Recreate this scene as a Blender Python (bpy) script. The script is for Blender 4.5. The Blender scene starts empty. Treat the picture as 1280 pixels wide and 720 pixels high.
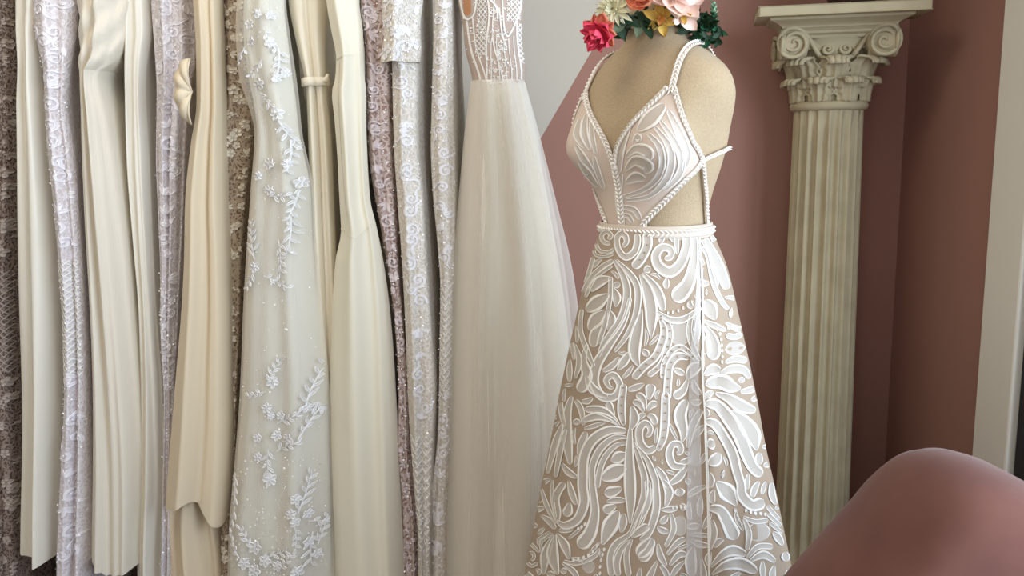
import bpy, bmesh, math, random
from mathutils import Vector, Matrix
from mathutils.bvhtree import BVHTree

random.seed(7)
PI = math.pi
scene = bpy.context.scene
COL = scene.collection

# ------------------------------------------------------------------ camera
F, CAM_H = 1100.0, 1.30
PITCH = math.atan2(185, F)
ROLL = math.radians(1.0)
CR_, SR_ = math.cos(ROLL), math.sin(ROLL)
CP, SP = math.cos(PITCH), math.sin(PITCH)
CAM = Vector((0, 0, CAM_H))
cam_data = bpy.data.cameras.new('camera')
cam_data.sensor_width = 36.0
cam_data.lens = 36.0 * F / 1280.0
cam = bpy.data.objects.new('camera', cam_data)
cam.location = CAM
cam.rotation_euler = (Matrix.Rotation(PI / 2 - PITCH, 4, 'X') @ Matrix.Rotation(-ROLL, 4, 'Z')).to_euler()
COL.objects.link(cam)
scene.camera = cam

# ------------------------------------------------------------------ light
scene.view_settings.view_transform = 'Standard'
scene.view_settings.look = 'None'
scene.view_settings.gamma = 1.0
scene.view_settings.use_curve_mapping = False
scene.view_settings.exposure = -0.02

world = bpy.data.worlds.new('world')
scene.world = world
world.use_nodes = True
world.node_tree.nodes['Background'].inputs[0].default_value = (0.80, 0.88, 1.0, 1)
world.node_tree.nodes['Background'].inputs[1].default_value = 0.9


def area(name, loc, target, sx, sy, power, color):
    d = bpy.data.lights.new(name, 'AREA')
    d.shape = 'RECTANGLE'
    d.size, d.size_y, d.energy, d.color = sx, sy, power, color
    o = bpy.data.objects.new(name, d)
    o.location = loc
    o.rotation_euler = (Vector(target) - Vector(loc)).to_track_quat('-Z', 'Y').to_euler()
    COL.objects.link(o)
    return o


WALL_X, WALL_Y, CEIL = 1.175, 2.66, 2.8
WIN_Y0, WIN_Y1, WIN_Z0, WIN_Z1 = -1.60, 1.95, 0.30, 2.55
area('window_daylight', (WALL_X + 1.1, 0.1, 1.6), (-0.2, 1.9, 1.15), 2.8, 2.3, 175, (0.72, 0.85, 1.0))
area('front_fill', (-0.80, -2.31, 1.45), (-0.4, 2.0, 1.0), 1.85, 1.9, 25, (1.0, 0.94, 0.87))  # added soft fill behind the camera, standing in for shopfront daylight
area('ceiling_fill', (-0.75, 1.15, 2.72), (-0.75, 1.2, 0), 0.9, 0.9, 15, (1.0, 0.89, 0.72))  # added warm fill from above, its source out of view

# ------------------------------------------------------------------ helpers


def lin(c):
    c = c / 255.0
    return c / 12.92 if c <= 0.04045 else ((c + 0.055) / 1.055) ** 2.4


def rgb(r, g, b):
    return (lin(r), lin(g), lin(b), 1.0)


def ray(x, y):
    u, v = (x - 640.0) / F, (y - 360.0) / F
    dx, dy = u * CR_ - v * SR_, -(u * SR_ + v * CR_)
    return Vector((dx, CP + dy * SP, -SP + dy * CP))


def at(x, y, Y):
    """point of the room seen at photograph pixel x,y on the vertical plane at depth Y"""
    d = ray(x, y)
    return CAM + d * (Y / d.y)


def origin(p):
    o = Vector((0, 0, 0))
    while p is not None:
        o += p.location
        p = p.parent
    return o


def link(name, me, parent=None):
    o = bpy.data.objects.new(name, me)
    COL.objects.link(o)
    if parent is not None:
        o.parent = parent
    return o


def mesh(name, verts, faces, mats, parent=None, smooth=True, midx=None):
    off = origin(parent)
    me = bpy.data.meshes.new(name)
    me.from_pydata([tuple(Vector(v) - off) for v in verts], [], faces)
    for m in (mats if isinstance(mats, (list, tuple)) else [mats]):
        me.materials.append(m)
    if smooth:
        me.polygons.foreach_set('use_smooth', [True] * len(me.polygons))
    if midx:
        me.polygons.foreach_set('material_index', midx)
    me.update()
    return link(name, me, parent)


def thing(name, label, cat, loc, group=None):
    o = link(name, None)
    o.location = loc
    o.empty_display_size = 0.05
    tag(o, label, cat, group)
    return o


def tag(o, label, cat, group=None):
    o['label'], o['category'] = label, cat
    if group:
        o['group'] = group
    return o


def struct(o):
    o['kind'] = 'structure'
    return o


def gridfaces(nr, nc, closed=False, base=0):
    f = []
    for r in range(nr - 1):
        for c in range(nc if closed else nc - 1):
            c2 = (c + 1) % nc
            f.append((base + r * nc + c, base + r * nc + c2, base + (r + 1) * nc + c2, base + (r + 1) * nc + c))
    return f


class MB:
    """collects shapes for one mesh"""
    def __init__(s):
        s.v, s.f, s.m = [], [], []

    def add(s, v, f, m=0):
        b = len(s.v)
        s.v += [Vector(p) for p in v]
        s.f += [tuple(i + b for i in q) for q in f]
        s.m += [m] * len(f)
        return s

    def grid(s, rows, closed=False, m=0):
        nc = len(rows[0])
        return s.add([p for r in rows for p in r], gridfaces(len(rows), nc, closed), m)

    def box(s, lo, hi, m=0, M=None):
        x0, y0, z0 = lo
        x1, y1, z1 = hi
        v = [Vector(p) for p in ((x0, y0, z0), (x1, y0, z0), (x1, y1, z0), (x0, y1, z0),
                                 (x0, y0, z1), (x1, y0, z1), (x1, y1, z1), (x0, y1, z1))]
        if M is not None:
            v = [M @ p for p in v]
        return s.add(v, [(3, 2, 1, 0), (4, 5, 6, 7), (0, 1, 5, 4), (1, 2, 6, 5), (2, 3, 7, 6), (3, 0, 4, 7)], m)

    def lathe(s, prof, c, n=32, m=0):
        rows = [[Vector((c[0] + r * math.cos(2 * PI * k / n), c[1] + r * math.sin(2 * PI * k / n), c[2] + z))
                 for k in range(n)] for r, z in prof]
        return s.grid(rows, True, m)

    def tube(s, pts, rad, n=8, m=0, up=Vector((0.13, 0.31, 0.94))):
        pts = [Vector(p) for p in pts]
        rows = []
        for i, p in enumerate(pts):
            t = (pts[min(i + 1, len(pts) - 1)] - pts[max(i - 1, 0)]).normalized()
            a = t.cross(up)
            if a.length < 1e-4:
                a = t.cross(Vector((1, 0, 0)))
            a.normalize()
            b = t.cross(a)
            r = rad[i] if isinstance(rad, (list, tuple)) else rad
            rows.append([p + a * (r * math.cos(2 * PI * k / n)) + b * (r * math.sin(2 * PI * k / n)) for k in range(n)])
        base = len(s.v)
        s.grid(rows, True, m)
        s.f += [tuple(base + k for k in range(n))[::-1], tuple(base + (len(rows) - 1) * n + k for k in range(n))]
        s.m += [m, m]
        return s

    def build(s, name, mats, parent=None, smooth=True):
        return mesh(name, s.v, s.f, mats, parent, smooth, s.m)


def bevel(o, w, seg=2):
    md = o.modifiers.new('bevel', 'BEVEL')
    md.width, md.segments, md.limit_method = w, seg, 'ANGLE'
    return o


def lerp(a, b, t):
    return a + (b - a) * t


def interp(tab, x):
    """smooth (monotone hermite) interpolation in a table of tuples whose first entry is the key"""
    n = len(tab)
    if x <= tab[0][0]:
        return tab[0][1:]
    if x >= tab[-1][0]:
        return tab[-1][1:]
    i = 0
    while tab[i + 1][0] < x:
        i += 1
    k0, k1 = tab[i][0], tab[i + 1][0]
    t = (x - k0) / (k1 - k0)
    out = []
    for j in range(1, len(tab[0])):
        def slope(q):
            if q <= 0:
                return (tab[1][j] - tab[0][j]) / (tab[1][0] - tab[0][0])
            if q >= n - 1:
                return (tab[-1][j] - tab[-2][j]) / (tab[-1][0] - tab[-2][0])
            a = (tab[q][j] - tab[q - 1][j]) / (tab[q][0] - tab[q - 1][0])
            b = (tab[q + 1][j] - tab[q][j]) / (tab[q + 1][0] - tab[q][0])
            return 0 if a * b <= 0 else 2 * a * b / (a + b)
        h = k1 - k0
        m0, m1 = slope(i) * h, slope(i + 1) * h
        a, b = tab[i][j], tab[i + 1][j]
        out.append((2 * t**3 - 3 * t**2 + 1) * a + (t**3 - 2 * t**2 + t) * m0 + (-2 * t**3 + 3 * t**2) * b + (t**3 - t**2) * m1)
    return tuple(out)


def spline(pts, step):
    """Catmull-Rom resample of 2D/3D tuples (extra entries are interpolated too)"""
    n = len(pts)
    out = []
    for i in range(n - 1):
        p0, p1, p2, p3 = pts[max(i - 1, 0)], pts[i], pts[i + 1], pts[min(i + 2, n - 1)]
        d = math.dist(p1[:2], p2[:2])
        k = max(2, int(d / step))
        for q in range(k):
            t = q / k
            out.append(tuple(0.5 * (2 * b + (c - a) * t + (2 * a - 5 * b + 4 * c - e) * t * t + (3 * b - a - 3 * c + e) * t**3)
                             for a, b, c, e in zip(p0, p1, p2, p3)))
    out.append(tuple(pts[-1]))
    return out


# ------------------------------------------------------------------ materials
def node(nt, typ, **kw):
    n = nt.nodes.new(typ)
    for k, v in kw.items():
        if k.startswith('i_'):
            n.inputs[k[2:].replace('_', ' ')].default_value = v
        else:
            setattr(n, k, v)
    return n


def material(name, color, rough=0.6, sheen=0.0, spec=0.4, metal=0.0, noise=None, bump=None, trans=0.0, sss=0.0):
    """principled; noise=(scale, amount, color2), bump=(scale, strength, stretch vector)"""
    m = bpy.data.materials.new(name)
    m.use_nodes = True
    nt = m.node_tree
    p = nt.nodes['Principled BSDF']
    p.inputs['Base Color'].default_value = color
    p.inputs['Roughness'].default_value = rough
    p.inputs['Specular IOR Level'].default_value = spec
    p.inputs['Metallic'].default_value = metal
    p.inputs['Sheen Weight'].default_value = sheen
    p.inputs['Sheen Roughness'].default_value = 0.4
    tc = node(nt, 'ShaderNodeTexCoord')
    if noise:
        nz = node(nt, 'ShaderNodeTexNoise', i_Scale=noise[0], i_Detail=5.0)
        nt.links.new(tc.outputs['Object'], nz.inputs['Vector'])
        mx = node(nt, 'ShaderNodeMix', data_type='RGBA')
        mp = node(nt, 'ShaderNodeMapRange')
        mp.inputs['From Min'].default_value, mp.inputs['From Max'].default_value = 0.35, 0.65
        mp.inputs['To Max'].default_value = noise[1]
        nt.links.new(nz.outputs['Fac'], mp.inputs['Value'])
        nt.links.new(mp.outputs[0], mx.inputs['Factor'])
        mx.inputs[6].default_value, mx.inputs[7].default_value = color, noise[2]
        nt.links.new(mx.outputs[2], p.inputs['Base Color'])
    if bump:
        mpg = node(nt, 'ShaderNodeMapping')
        if len(bump) > 2:
            mpg.inputs['Scale'].default_value = bump[2]
        nt.links.new(tc.outputs['Object'], mpg.inputs['Vector'])
        nb = node(nt, 'ShaderNodeTexNoise', i_Scale=bump[0], i_Detail=3.0)
        nt.links.new(mpg.outputs[0], nb.inputs['Vector'])
        b = node(nt, 'ShaderNodeBump', i_Strength=bump[1], i_Distance=0.01)
        nt.links.new(nb.outputs['Fac'], b.inputs['Height'])
        nt.links.new(b.outputs[0], p.inputs['Normal'])
    if trans:
        out = nt.nodes['Material Output']
        tr = node(nt, 'ShaderNodeBsdfTranslucent')
        tr.inputs[0].default_value = color
        ms = node(nt, 'ShaderNodeMixShader')
        ms.inputs[0].default_value = trans
        nt.links.new(p.outputs[0], ms.inputs[1])
        nt.links.new(tr.outputs[0], ms.inputs[2])
        nt.links.new(ms.outputs[0], out.inputs[0])
    return m


def sheer(name, color, a0=0.35, a1=0.9, weave=None):
    """see-through net cloth, denser where it is seen edge-on"""
    m = bpy.data.materials.new(name)
    m.use_nodes = True
    nt = m.node_tree
    p = nt.nodes['Principled BSDF']
    p.inputs['Base Color'].default_value = color
    p.inputs['Roughness'].default_value = 0.85
    p.inputs['Specular IOR Level'].default_value = 0.15
    lw = node(nt, 'ShaderNodeLayerWeight', i_Blend=0.35)
    mp = node(nt, 'ShaderNodeMapRange')
    mp.inputs['To Min'].default_value, mp.inputs['To Max'].default_value = a0, a1
    nt.links.new(lw.outputs['Facing'], mp.inputs['Value'])
    tp = node(nt, 'ShaderNodeBsdfTransparent')
    ms = node(nt, 'ShaderNodeMixShader')
    nt.links.new(mp.outputs[0], ms.inputs[0])
    nt.links.new(tp.outputs[0], ms.inputs[1])
    nt.links.new(p.outputs[0], ms.inputs[2])
    nt.links.new(ms.outputs[0], nt.nodes['Material Output'].inputs[0])
    return m


def lace_cloth(name, ground, thread, scale=70.0, rough=0.45, thr=(0.05, 0.16), bump=0.5, diamond=0.0):
    """lace: meandering raised threads on a darker ground"""
    m = bpy.data.materials.new(name)
    m.use_nodes = True
    nt = m.node_tree
    p = nt.nodes['Principled BSDF']
    p.inputs['Roughness'].default_value = rough
    p.inputs['Specular IOR Level'].default_value = 0.5
    tc = node(nt, 'ShaderNodeTexCoord')
    nz = node(nt, 'ShaderNodeTexNoise', i_Scale=scale * 0.35, i_Detail=2.0)
    nt.links.new(tc.outputs['Object'], nz.inputs['Vector'])
    mx = node(nt, 'ShaderNodeMix', data_type='RGBA', blend_type='ADD')
    mx.inputs['Factor'].default_value = 0.045
    nt.links.new(tc.outputs['Object'], mx.inputs[6])
    nt.links.new(nz.outputs['Color'], mx.inputs[7])
    vo = node(nt, 'ShaderNodeTexVoronoi', feature='DISTANCE_TO_EDGE', i_Scale=scale)
    nt.links.new(mx.outputs[2], vo.inputs['Vector'])
    mp = node(nt, 'ShaderNodeMapRange')
    mp.inputs['From Min'].default_value, mp.inputs['From Max'].default_value = thr
    mp.inputs['To Min'].default_value, mp.inputs['To Max'].default_value = 1.0, 0.0
    nt.links.new(vo.outputs['Distance'], mp.inputs['Value'])
    v2 = node(nt, 'ShaderNodeTexVoronoi', i_Scale=scale * 2.3)
    nt.links.new(mx.outputs[2], v2.inputs['Vector'])
    m2 = node(nt, 'ShaderNodeMapRange')
    m2.inputs['From Min'].default_value, m2.inputs['From Max'].default_value = 0.3, 0.5
    m2.inputs['To Min'].default_value, m2.inputs['To Max'].default_value = 0.75, 0.0
    nt.links.new(v2.outputs['Distance'], m2.inputs['Value'])
    mm = node(nt, 'ShaderNodeMath', operation='MAXIMUM')
    nt.links.new(mp.outputs[0], mm.inputs[0])
    nt.links.new(m2.outputs[0], mm.inputs[1])
    c = node(nt, 'ShaderNodeMix', data_type='RGBA')
    c.inputs[6].default_value, c.inputs[7].default_value = ground, thread
    nt.links.new(mm.outputs[0], c.inputs['Factor'])
    nt.links.new(c.outputs[2], p.inputs['Base Color'])
    b = node(nt, 'ShaderNodeBump', i_Strength=bump, i_Distance=0.004)
    nt.links.new(mm.outputs[0], b.inputs['Height'])
    nt.links.new(b.outputs[0], p.inputs['Normal'])
    return m


def net_cloth(name, ground, thread, scale=420.0):
    """fine square net over a coloured lining"""
    m = bpy.data.materials.new(name)
    m.use_nodes = True
    nt = m.node_tree
    p = nt.nodes['Principled BSDF']
    p.inputs['Roughness'].default_value = 0.8
    p.inputs['Specular IOR Level'].default_value = 0.2
    tc = node(nt, 'ShaderNodeTexCoord')
    w1 = node(nt, 'ShaderNodeTexWave', i_Scale=scale, bands_direction='X')
    w2 = node(nt, 'ShaderNodeTexWave', i_Scale=scale, bands_direction='Z')
    for w in (w1, w2):
        nt.links.new(tc.outputs['Object'], w.inputs['Vector'])
    mm = node(nt, 'ShaderNodeMath', operation='MAXIMUM')
    nt.links.new(w1.outputs['Fac'], mm.inputs[0])
    nt.links.new(w2.outputs['Fac'], mm.inputs[1])
    mp = node(nt, 'ShaderNodeMapRange')
    mp.inputs['From Min'].default_value, mp.inputs['From Max'].default_value = 0.6, 0.95
    nt.links.new(mm.outputs[0], mp.inputs['Value'])
    c = node(nt, 'ShaderNodeMix', data_type='RGBA')
    c.inputs[6].default_value, c.inputs[7].default_value = ground, thread
    nt.links.new(mp.outputs[0], c.inputs['Factor'])
    nt.links.new(c.outputs[2], p.inputs['Base Color'])
    return m


M = {}
M['satin'] = material('satin_ivory', rgb(226, 220, 205), 0.34, 0.1, 0.5, noise=(3, 0.5, rgb(233, 228, 216)))
M['satin_warm'] = material('satin_warm', rgb(228, 218, 196), 0.38, 0.1, 0.45)
M['crepe'] = material('crepe_ivory', rgb(228, 221, 200), 0.6, 0.25, 0.35, bump=(900, 0.05))
M['crepe_beige'] = material('crepe_beige', rgb(216, 200, 172), 0.75, 0.2, 0.25, bump=(900, 0.06))
M['chiffon'] = material('chiffon', rgb(220, 212, 196), 0.7, 0.2, 0.3, bump=(40, 0.15, (6, 6, 0.3)))
M['tulle_core'] = material('tulle_lining', rgb(238, 231, 214), 0.8, 0.2, 0.2)
M['tulle'] = sheer('tulle_net', rgb(238, 231, 219), 0.22, 0.75)
M['tulle_pale'] = material('pale_tulle_lining', rgb(220, 218, 205), 0.8, 0.2, 0.2)
M['tulle_dense'] = sheer('tulle_layers', rgb(222, 219, 206), 0.45, 0.95)
M['lace_lav'] = lace_cloth('sequin_lace_lavender', rgb(204, 195, 193), rgb(222, 215, 218), 62, bump=.3)
M['lace_white'] = lace_cloth('sequin_lace_white', rgb(202, 193, 177), rgb(222, 215, 206), 70, bump=.3)
M['lace_pink'] = lace_cloth('scroll_lace_mauve', rgb(146, 116, 104), rgb(196, 178, 172), 60, thr=(0.1, 0.22))
M['lace_floral'] = lace_cloth('floral_lace', rgb(112, 88, 68), rgb(170, 152, 130), 90, 0.7, thr=(0.12, 0.24))
M['lace_taupe'] = lace_cloth('taupe_lace', rgb(86, 68, 60), rgb(150, 134, 124), 80, 0.7, thr=(0.06, 0.18))
M['cord'] = material('lace_cord', rgb(244, 240, 232), 0.55, 0.2, 0.4)
M['cord_sparkle'] = material('beaded_cord', rgb(248, 246, 248), 0.2, 0.0, 0.8)
M['fill'] = sheer('lace_fill', rgb(228, 221, 211), 0.52, 0.62)
M['sequin'] = material('sequin', rgb(250, 248, 250), 0.12, 0.0, 0.9)
M['eyelet'] = material('lace_eyelet', rgb(150, 122, 96), 0.9)
M['nude_net'] = net_cloth('nude_net', rgb(156, 134, 112), rgb(184, 167, 148), 330)
M['bodice_nude'] = net_cloth('bodice_nude', rgb(206, 184, 166), rgb(228, 213, 200), 330)
M['linen'] = material('linen', rgb(186, 165, 134), 0.9, 0.15, 0.2, noise=(260, 0.5, rgb(170, 148, 117)), bump=(420, 0.25))
M['stone'] = material('stone', rgb(180, 168, 138), 0.75, 0, 0.3, noise=(14, 0.4, rgb(154, 140, 113)), bump=(60, 0.12))
M['velvet'] = material('velvet_rose', rgb(116, 79, 70), 0.85, 0.2, 0.12, noise=(9, 0.6, rgb(96, 63, 57)), bump=(14, 0.12))
M['wood'] = material('dark_wood', rgb(66, 46, 34), 0.5, noise=(6, 0.6, rgb(46, 32, 24)))
M['floor'] = material('floor_wood', rgb(96, 72, 54), 0.45, noise=(5, 0.6, rgb(78, 58, 44)))
M['white_paint'] = material('white_paint', rgb(226, 222, 210), 0.45)
M['ceiling'] = material('ceiling_paint', rgb(230, 226, 218), 0.9)
M['black'] = material('black_frame', rgb(16, 15, 16), 0.5)
M['metal'] = material('brass_rail', rgb(170, 150, 110), 0.3, metal=1.0)
M['pot'] = material('dark_pot', rgb(58, 36, 28), 0.5)
M['pink'] = material('rose_paint', rgb(158, 117, 103), 0.8, 0, 0.25, noise=(3, 0.35, rgb(152, 111, 97)))
M['grey'] = material('grey_paint', rgb(194, 186, 172), 0.85)


def glass_mat():
    m = bpy.data.materials.new('window_glass')
    m.use_nodes = True
    nt = m.node_tree
    tp = node(nt, 'ShaderNodeBsdfTransparent')
    gl = node(nt, 'ShaderNodeBsdfGlossy')
    gl.inputs['Roughness'].default_value = 0.02
    ms = node(nt, 'ShaderNodeMixShader')
    ms.inputs[0].default_value = 0.06
    nt.links.new(tp.outputs[0], ms.inputs[1])
    nt.links.new(gl.outputs[0], ms.inputs[2])
    nt.links.new(ms.outputs[0], nt.nodes['Material Output'].inputs[0])
    return m


M['glass'] = glass_mat()
M['applique_white'] = material('lace_centre', rgb(232, 227, 228), 0.4, 0, .6)
M['veil'] = sheer('veil_net', rgb(240, 238, 238), 0.34, 0.75)
M['tape'] = material('braid_tape', rgb(206, 192, 176), 0.8)
M['cord_lav'] = material('beaded_cord_lavender', rgb(246, 242, 248), 0.2, 0.0, 0.8)
M['cord_ivory'] = material('floral_cord', rgb(226, 215, 196), 0.7)
M['cord_taupe'] = material('taupe_cord', rgb(182, 168, 158), 0.7)
M['cord_mauve'] = material('mauve_cord', rgb(222, 208, 208), 0.35, 0, .6)
M['applique'] = material('applique_fill', rgb(214, 211, 202), 0.6)
M['bodice_brown'] = net_cloth('bodice_net', rgb(170, 146, 130), rgb(204, 188, 176), 300)
M['tan'] = material('tan_lining', rgb(186, 132, 92), 0.6)
M['p_red'] = material('petal_coral', rgb(232, 70, 96), 0.6)
M['p_orange'] = material('petal_salmon', rgb(226, 138, 108), 0.65)
M['p_peach'] = material('petal_peach', rgb(238, 148, 108), 0.65, noise=(60, .6, rgb(244, 176, 140)))
M['p_cream'] = material('petal_cream', rgb(226, 220, 186), 0.7)
M['p_blush'] = material('petal_blush', rgb(248, 220, 206), 0.65, noise=(40, .5, rgb(250, 232, 224)))
M['p_yellow'] = material('petal_yellow', rgb(226, 188, 92), 0.65)
M['p_apricot'] = material('petal_apricot', rgb(232, 176, 104), 0.65)
M['p_green'] = material('flower_green', rgb(150, 160, 96), 0.7)
M['leaf_dark'] = material('leaf_dark', rgb(30, 56, 34), 0.55)
M['leaf_green'] = material('leaf_green', rgb(34, 88, 56), 0.5)
M['leaf_grey'] = material('leaf_grey', rgb(98, 110, 84), 0.6)
M['leaf_mint'] = material('leaf_mint', rgb(132, 176, 142), 0.5)


def two_tone_wall():
    """grey wall with a rose colour block painted along a slanting line"""
    a, b = at(698, 135, WALL_Y), at(740.6, 62, WALL_Y)
    nx, nz = (b.z - a.z), -(b.x - a.x)
    m = bpy.data.materials.new('two_tone_paint')
    m.use_nodes = True
    nt = m.node_tree
    p = nt.nodes['Principled BSDF']
    p.inputs['Roughness'].default_value = 0.85
    p.inputs['Specular IOR Level'].default_value = 0.25
    tc = node(nt, 'ShaderNodeTexCoord')
    dot = node(nt, 'ShaderNodeVectorMath', operation='DOT_PRODUCT')
    dot.inputs[1].default_value = (nx, 0, nz)
    nt.links.new(tc.outputs['Object'], dot.inputs[0])
    gt = node(nt, 'ShaderNodeMath', operation='GREATER_THAN')
    gt.inputs[1].default_value = a.x * nx + a.z * nz
    nt.links.new(dot.outputs['Value'], gt.inputs[0])
    mx = node(nt, 'ShaderNodeMix', data_type='RGBA')
    mx.inputs[6].default_value, mx.inputs[7].default_value = rgb(194, 186, 172), rgb(158, 117, 103)
    nt.links.new(gt.outputs[0], mx.inputs['Factor'])
    nt.links.new(mx.outputs[2], p.inputs['Base Color'])
    return m


M['two_tone'] = two_tone_wall()

# ------------------------------------------------------------------ room shell
LX, FY = -2.4, -2.3
struct(MB().box((LX - .1, FY - .1, -.1), (WALL_X + .25, WALL_Y + .1, 0)).build('floor', M['floor'], smooth=False))
struct(MB().box((LX - .1, FY - .1, CEIL), (WALL_X + .25, WALL_Y + .1, CEIL + .1)).build('ceiling', M['ceiling'], smooth=False))
struct(MB().box((LX - .1, WALL_Y, 0), (WALL_X + .25, WALL_Y + .1, CEIL)).build('wall_back', M['two_tone'], smooth=False))
struct(MB().box((LX - .1, FY - .1, 0), (LX, WALL_Y, CEIL)).build('wall_left', M['grey'], smooth=False))
w = MB()
w.box((WALL_X, WIN_Y1, 0), (WALL_X + .22, WALL_Y, CEIL))
w.box((WALL_X, FY - .1, 0), (WALL_X + .22, WIN_Y0, CEIL))
w.box((WALL_X, WIN_Y0, 0), (WALL_X + .22, WIN_Y1, WIN_Z0))
w.box((WALL_X, WIN_Y0, WIN_Z1), (WALL_X + .22, WIN_Y1, CEIL))
struct(w.build('wall_right', M['pink'], smooth=False))
w = MB()
w.box((LX, FY - .1, 0), (-1.75, FY, CEIL))
w.box((1.3, FY - .1, 0), (WALL_X, FY, CEIL))
w.box((-1.75, FY - .1, 0), (1.3, FY, .45))
w.box((-1.75, FY - .1, 2.6), (1.3, FY, CEIL))
struct(w.build('wall_front', M['grey'], smooth=False))
struct(MB().box((-1.75, FY - .09, .45), (-1.69, FY - .05, 2.6)).box((1.24, FY - .09, .45), (1.3, FY - .05, 2.6)).box((.1, FY - .09, .45), (.16, FY - .05, 2.6))
       .box((-1.69, FY - .09, .45), (1.24, FY - .05, .5)).box((-1.69, FY - .09, 2.55), (1.24, FY - .05, 2.6)).build('front_fill_frame', M['black'], smooth=False))  # unseen window frame, added around the front fill light
lamp = bevel(MB().box((-1.24, .66, CEIL - .06), (-.26, 1.64, CEIL)).build('ceiling_fill_panel', M['white_paint'], smooth=False), .01)  # unseen fixture, added to go with the ceiling fill light
tag(lamp, 'unseen square white lamp panel added above the ceiling fill light', 'lamp')
# window in the right wall
wn = struct(MB().box((WALL_X - .012, WIN_Y0, WIN_Z0), (WALL_X + .05, WIN_Y0 + .05, WIN_Z1))
            .box((WALL_X - .012, WIN_Y1 - .05, WIN_Z0), (WALL_X + .05, WIN_Y1, WIN_Z1))
            .box((WALL_X - .012, WIN_Y0 + .05, WIN_Z0), (WALL_X + .05, WIN_Y1 - .05, WIN_Z0 + .05))
            .box((WALL_X - .012, WIN_Y0 + .05, WIN_Z1 - .05), (WALL_X + .05, WIN_Y1 - .05, WIN_Z1))
            .box((WALL_X - .012, 1.2, WIN_Z0 + .05), (WALL_X + .05, 1.25, WIN_Z1 - .05))
            .build('window_1', M['black'], smooth=False))
MB().box((WALL_X + .015, WIN_Y0 + .05, WIN_Z0 + .05), (WALL_X + .021, 1.2, WIN_Z1 - .05)).build('pane', M['glass'], wn, False)
MB().box((WALL_X + .015, 1.25, WIN_Z0 + .05), (WALL_X + .021, WIN_Y1 - .05, WIN_Z1 - .05)).build('pane', M['glass'], wn, False)
tr = struct(bevel(MB().box((WALL_X - .03, WIN_Y1 + .005, 0), (WALL_X, 2.105, CEIL)).build('trim_1', M['white_paint'], smooth=False), .006))

# ------------------------------------------------------------------ column
CY, CX = 2.50, 0.0
CX = at(1031, 245, CY).x
ROT = math.radians(-12)


def pxm(px, Y=CY):
    return px * Y / F


zc = lambda y: at(1033, y, 2.40).z
zf = lambda y: at(1033, y, 2.33).z
column = thing('fluted_column', 'tall fluted cream stone column with carved leafy capital in the corner', 'column', (CX, CY, 0))
R_TOP, R_BOT = pxm(40.5), pxm(45)
z_ring = zc(131)
# shaft with flutes
rows = []
NF = 20
for i in range(26):
    z = lerp(0.06, z_ring - .012, i / 25)
    rr = lerp(R_BOT * 1.03, R_TOP, (i / 25) ** 1.1)
    e = min(1, (1 - i / 25) * 20, (i / 25) * 20)
    row = []
    for k in range(NF * 8):
        ph = (k % 8) / 8
        dpt = 0.0 if ph < .2 else math.sin((ph - .2) / .8 * PI) ** .6
        r = rr - .016 * dpt * e
        a = 2 * PI * k / (NF * 8)
        row.append(Vector((CX + r * math.cos(a), CY + r * math.sin(a), z)))
    rows.append(row)
MB().grid(rows, True).build('shaft', M['stone'], column)
b = MB().lathe([(0, 0), (R_BOT * 1.5, 0), (R_BOT * 1.5, .02), (R_BOT * 1.35, .025), (R_BOT * 1.4, .035), (R_BOT * 1.3, .05), (R_BOT * 1.1, .06), (0, .06)], (CX, CY, 0), 40)
b.build('base', M['stone'], column)
MB().lathe([(0, -.014), (R_TOP, -.014), (R_TOP * 1.1, -.010), (R_TOP * 1.13, 0), (R_TOP * 1.1, .008), (R_TOP * .98, .012), (0, .012)],
           (CX, CY, z_ring), 48).build('neck_ring', M['stone'], column)
# bell of the capital
z_b0, z_b1 = zc(127), zf(44)
HB = z_b1 - z_b0
bell = [(R_TOP * .94, 0), (R_TOP * .93, HB * .25), (R_TOP * .97, HB * .5), (R_TOP * 1.12, HB * .75), (R_TOP * 1.4, HB)]
capital = MB().lathe([(0, 0)] + bell + [(0, HB)], (CX, CY, z_b0), 40).build('capital_bell', M['stone'], column)


def acanthus(ang, r0, z0, h, wdt, curl, parent, name='acanthus_leaf'):
    rows = []
    NS, NT = 16, 19
    for i in range(NS):
        s = i / (NS - 1)
        if s < .72:
            q = s / .72
            rad = r0 + .012 + curl * .42 * q ** 2.2
            z = z0 + h * q
        else:
            q = (s - .72) / .28
            rad = r0 + .012 + curl * (.42 + .58 * math.sin(q * PI / 2))
            z = z0 + h - h * .22 * (1 - math.cos(q * PI / 2)) + h * .05 * math.sin(q * PI)
        wd = wdt * (0.62 + .42 * math.sin(min(1, s * 1.15) * PI * .8)) * (1 - max(0, s - .8) * 1.6)
        wd *= 1 + .13 * math.sin(s * 26)
        row = []
        for j in range(NT):
            t = j / (NT - 1) * 2 - 1
            rib = .005 * math.cos(t * PI * 4.2 + 1.5 * abs(t) * s) + .008 * (1 - abs(t)) - .006 * t * t
            a = ang + t * wd / max(rad, .05)
            r = rad + rib * (1 if s < .75 else 1 - (s - .75) * 2)
            row.append(Vector((CX + r * math.cos(a), CY + r * math.sin(a), z)))
        rows.append(row)
    o = MB().grid(rows).build(name, M['stone'], parent)
    md = o.modifiers.new('solid', 'SOLIDIFY')
    md.thickness, md.offset = .006, -1
    return o


face_ang = -PI / 2 + ROT      # outward direction of the face that looks at the room
for k in range(8):
    acanthus(face_ang + (k + .5) * PI / 4, R_TOP * .93, z_b0, HB * .36, .042, .027, capital)
for k in range(8):
    acanthus(face_ang + k * PI / 4, R_TOP * .95, z_b0 + HB * .22, HB * .46, .043, .044 if k % 2 == 0 else .055, capital)
# local frame of a face: e = along the face, n = outwards


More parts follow.
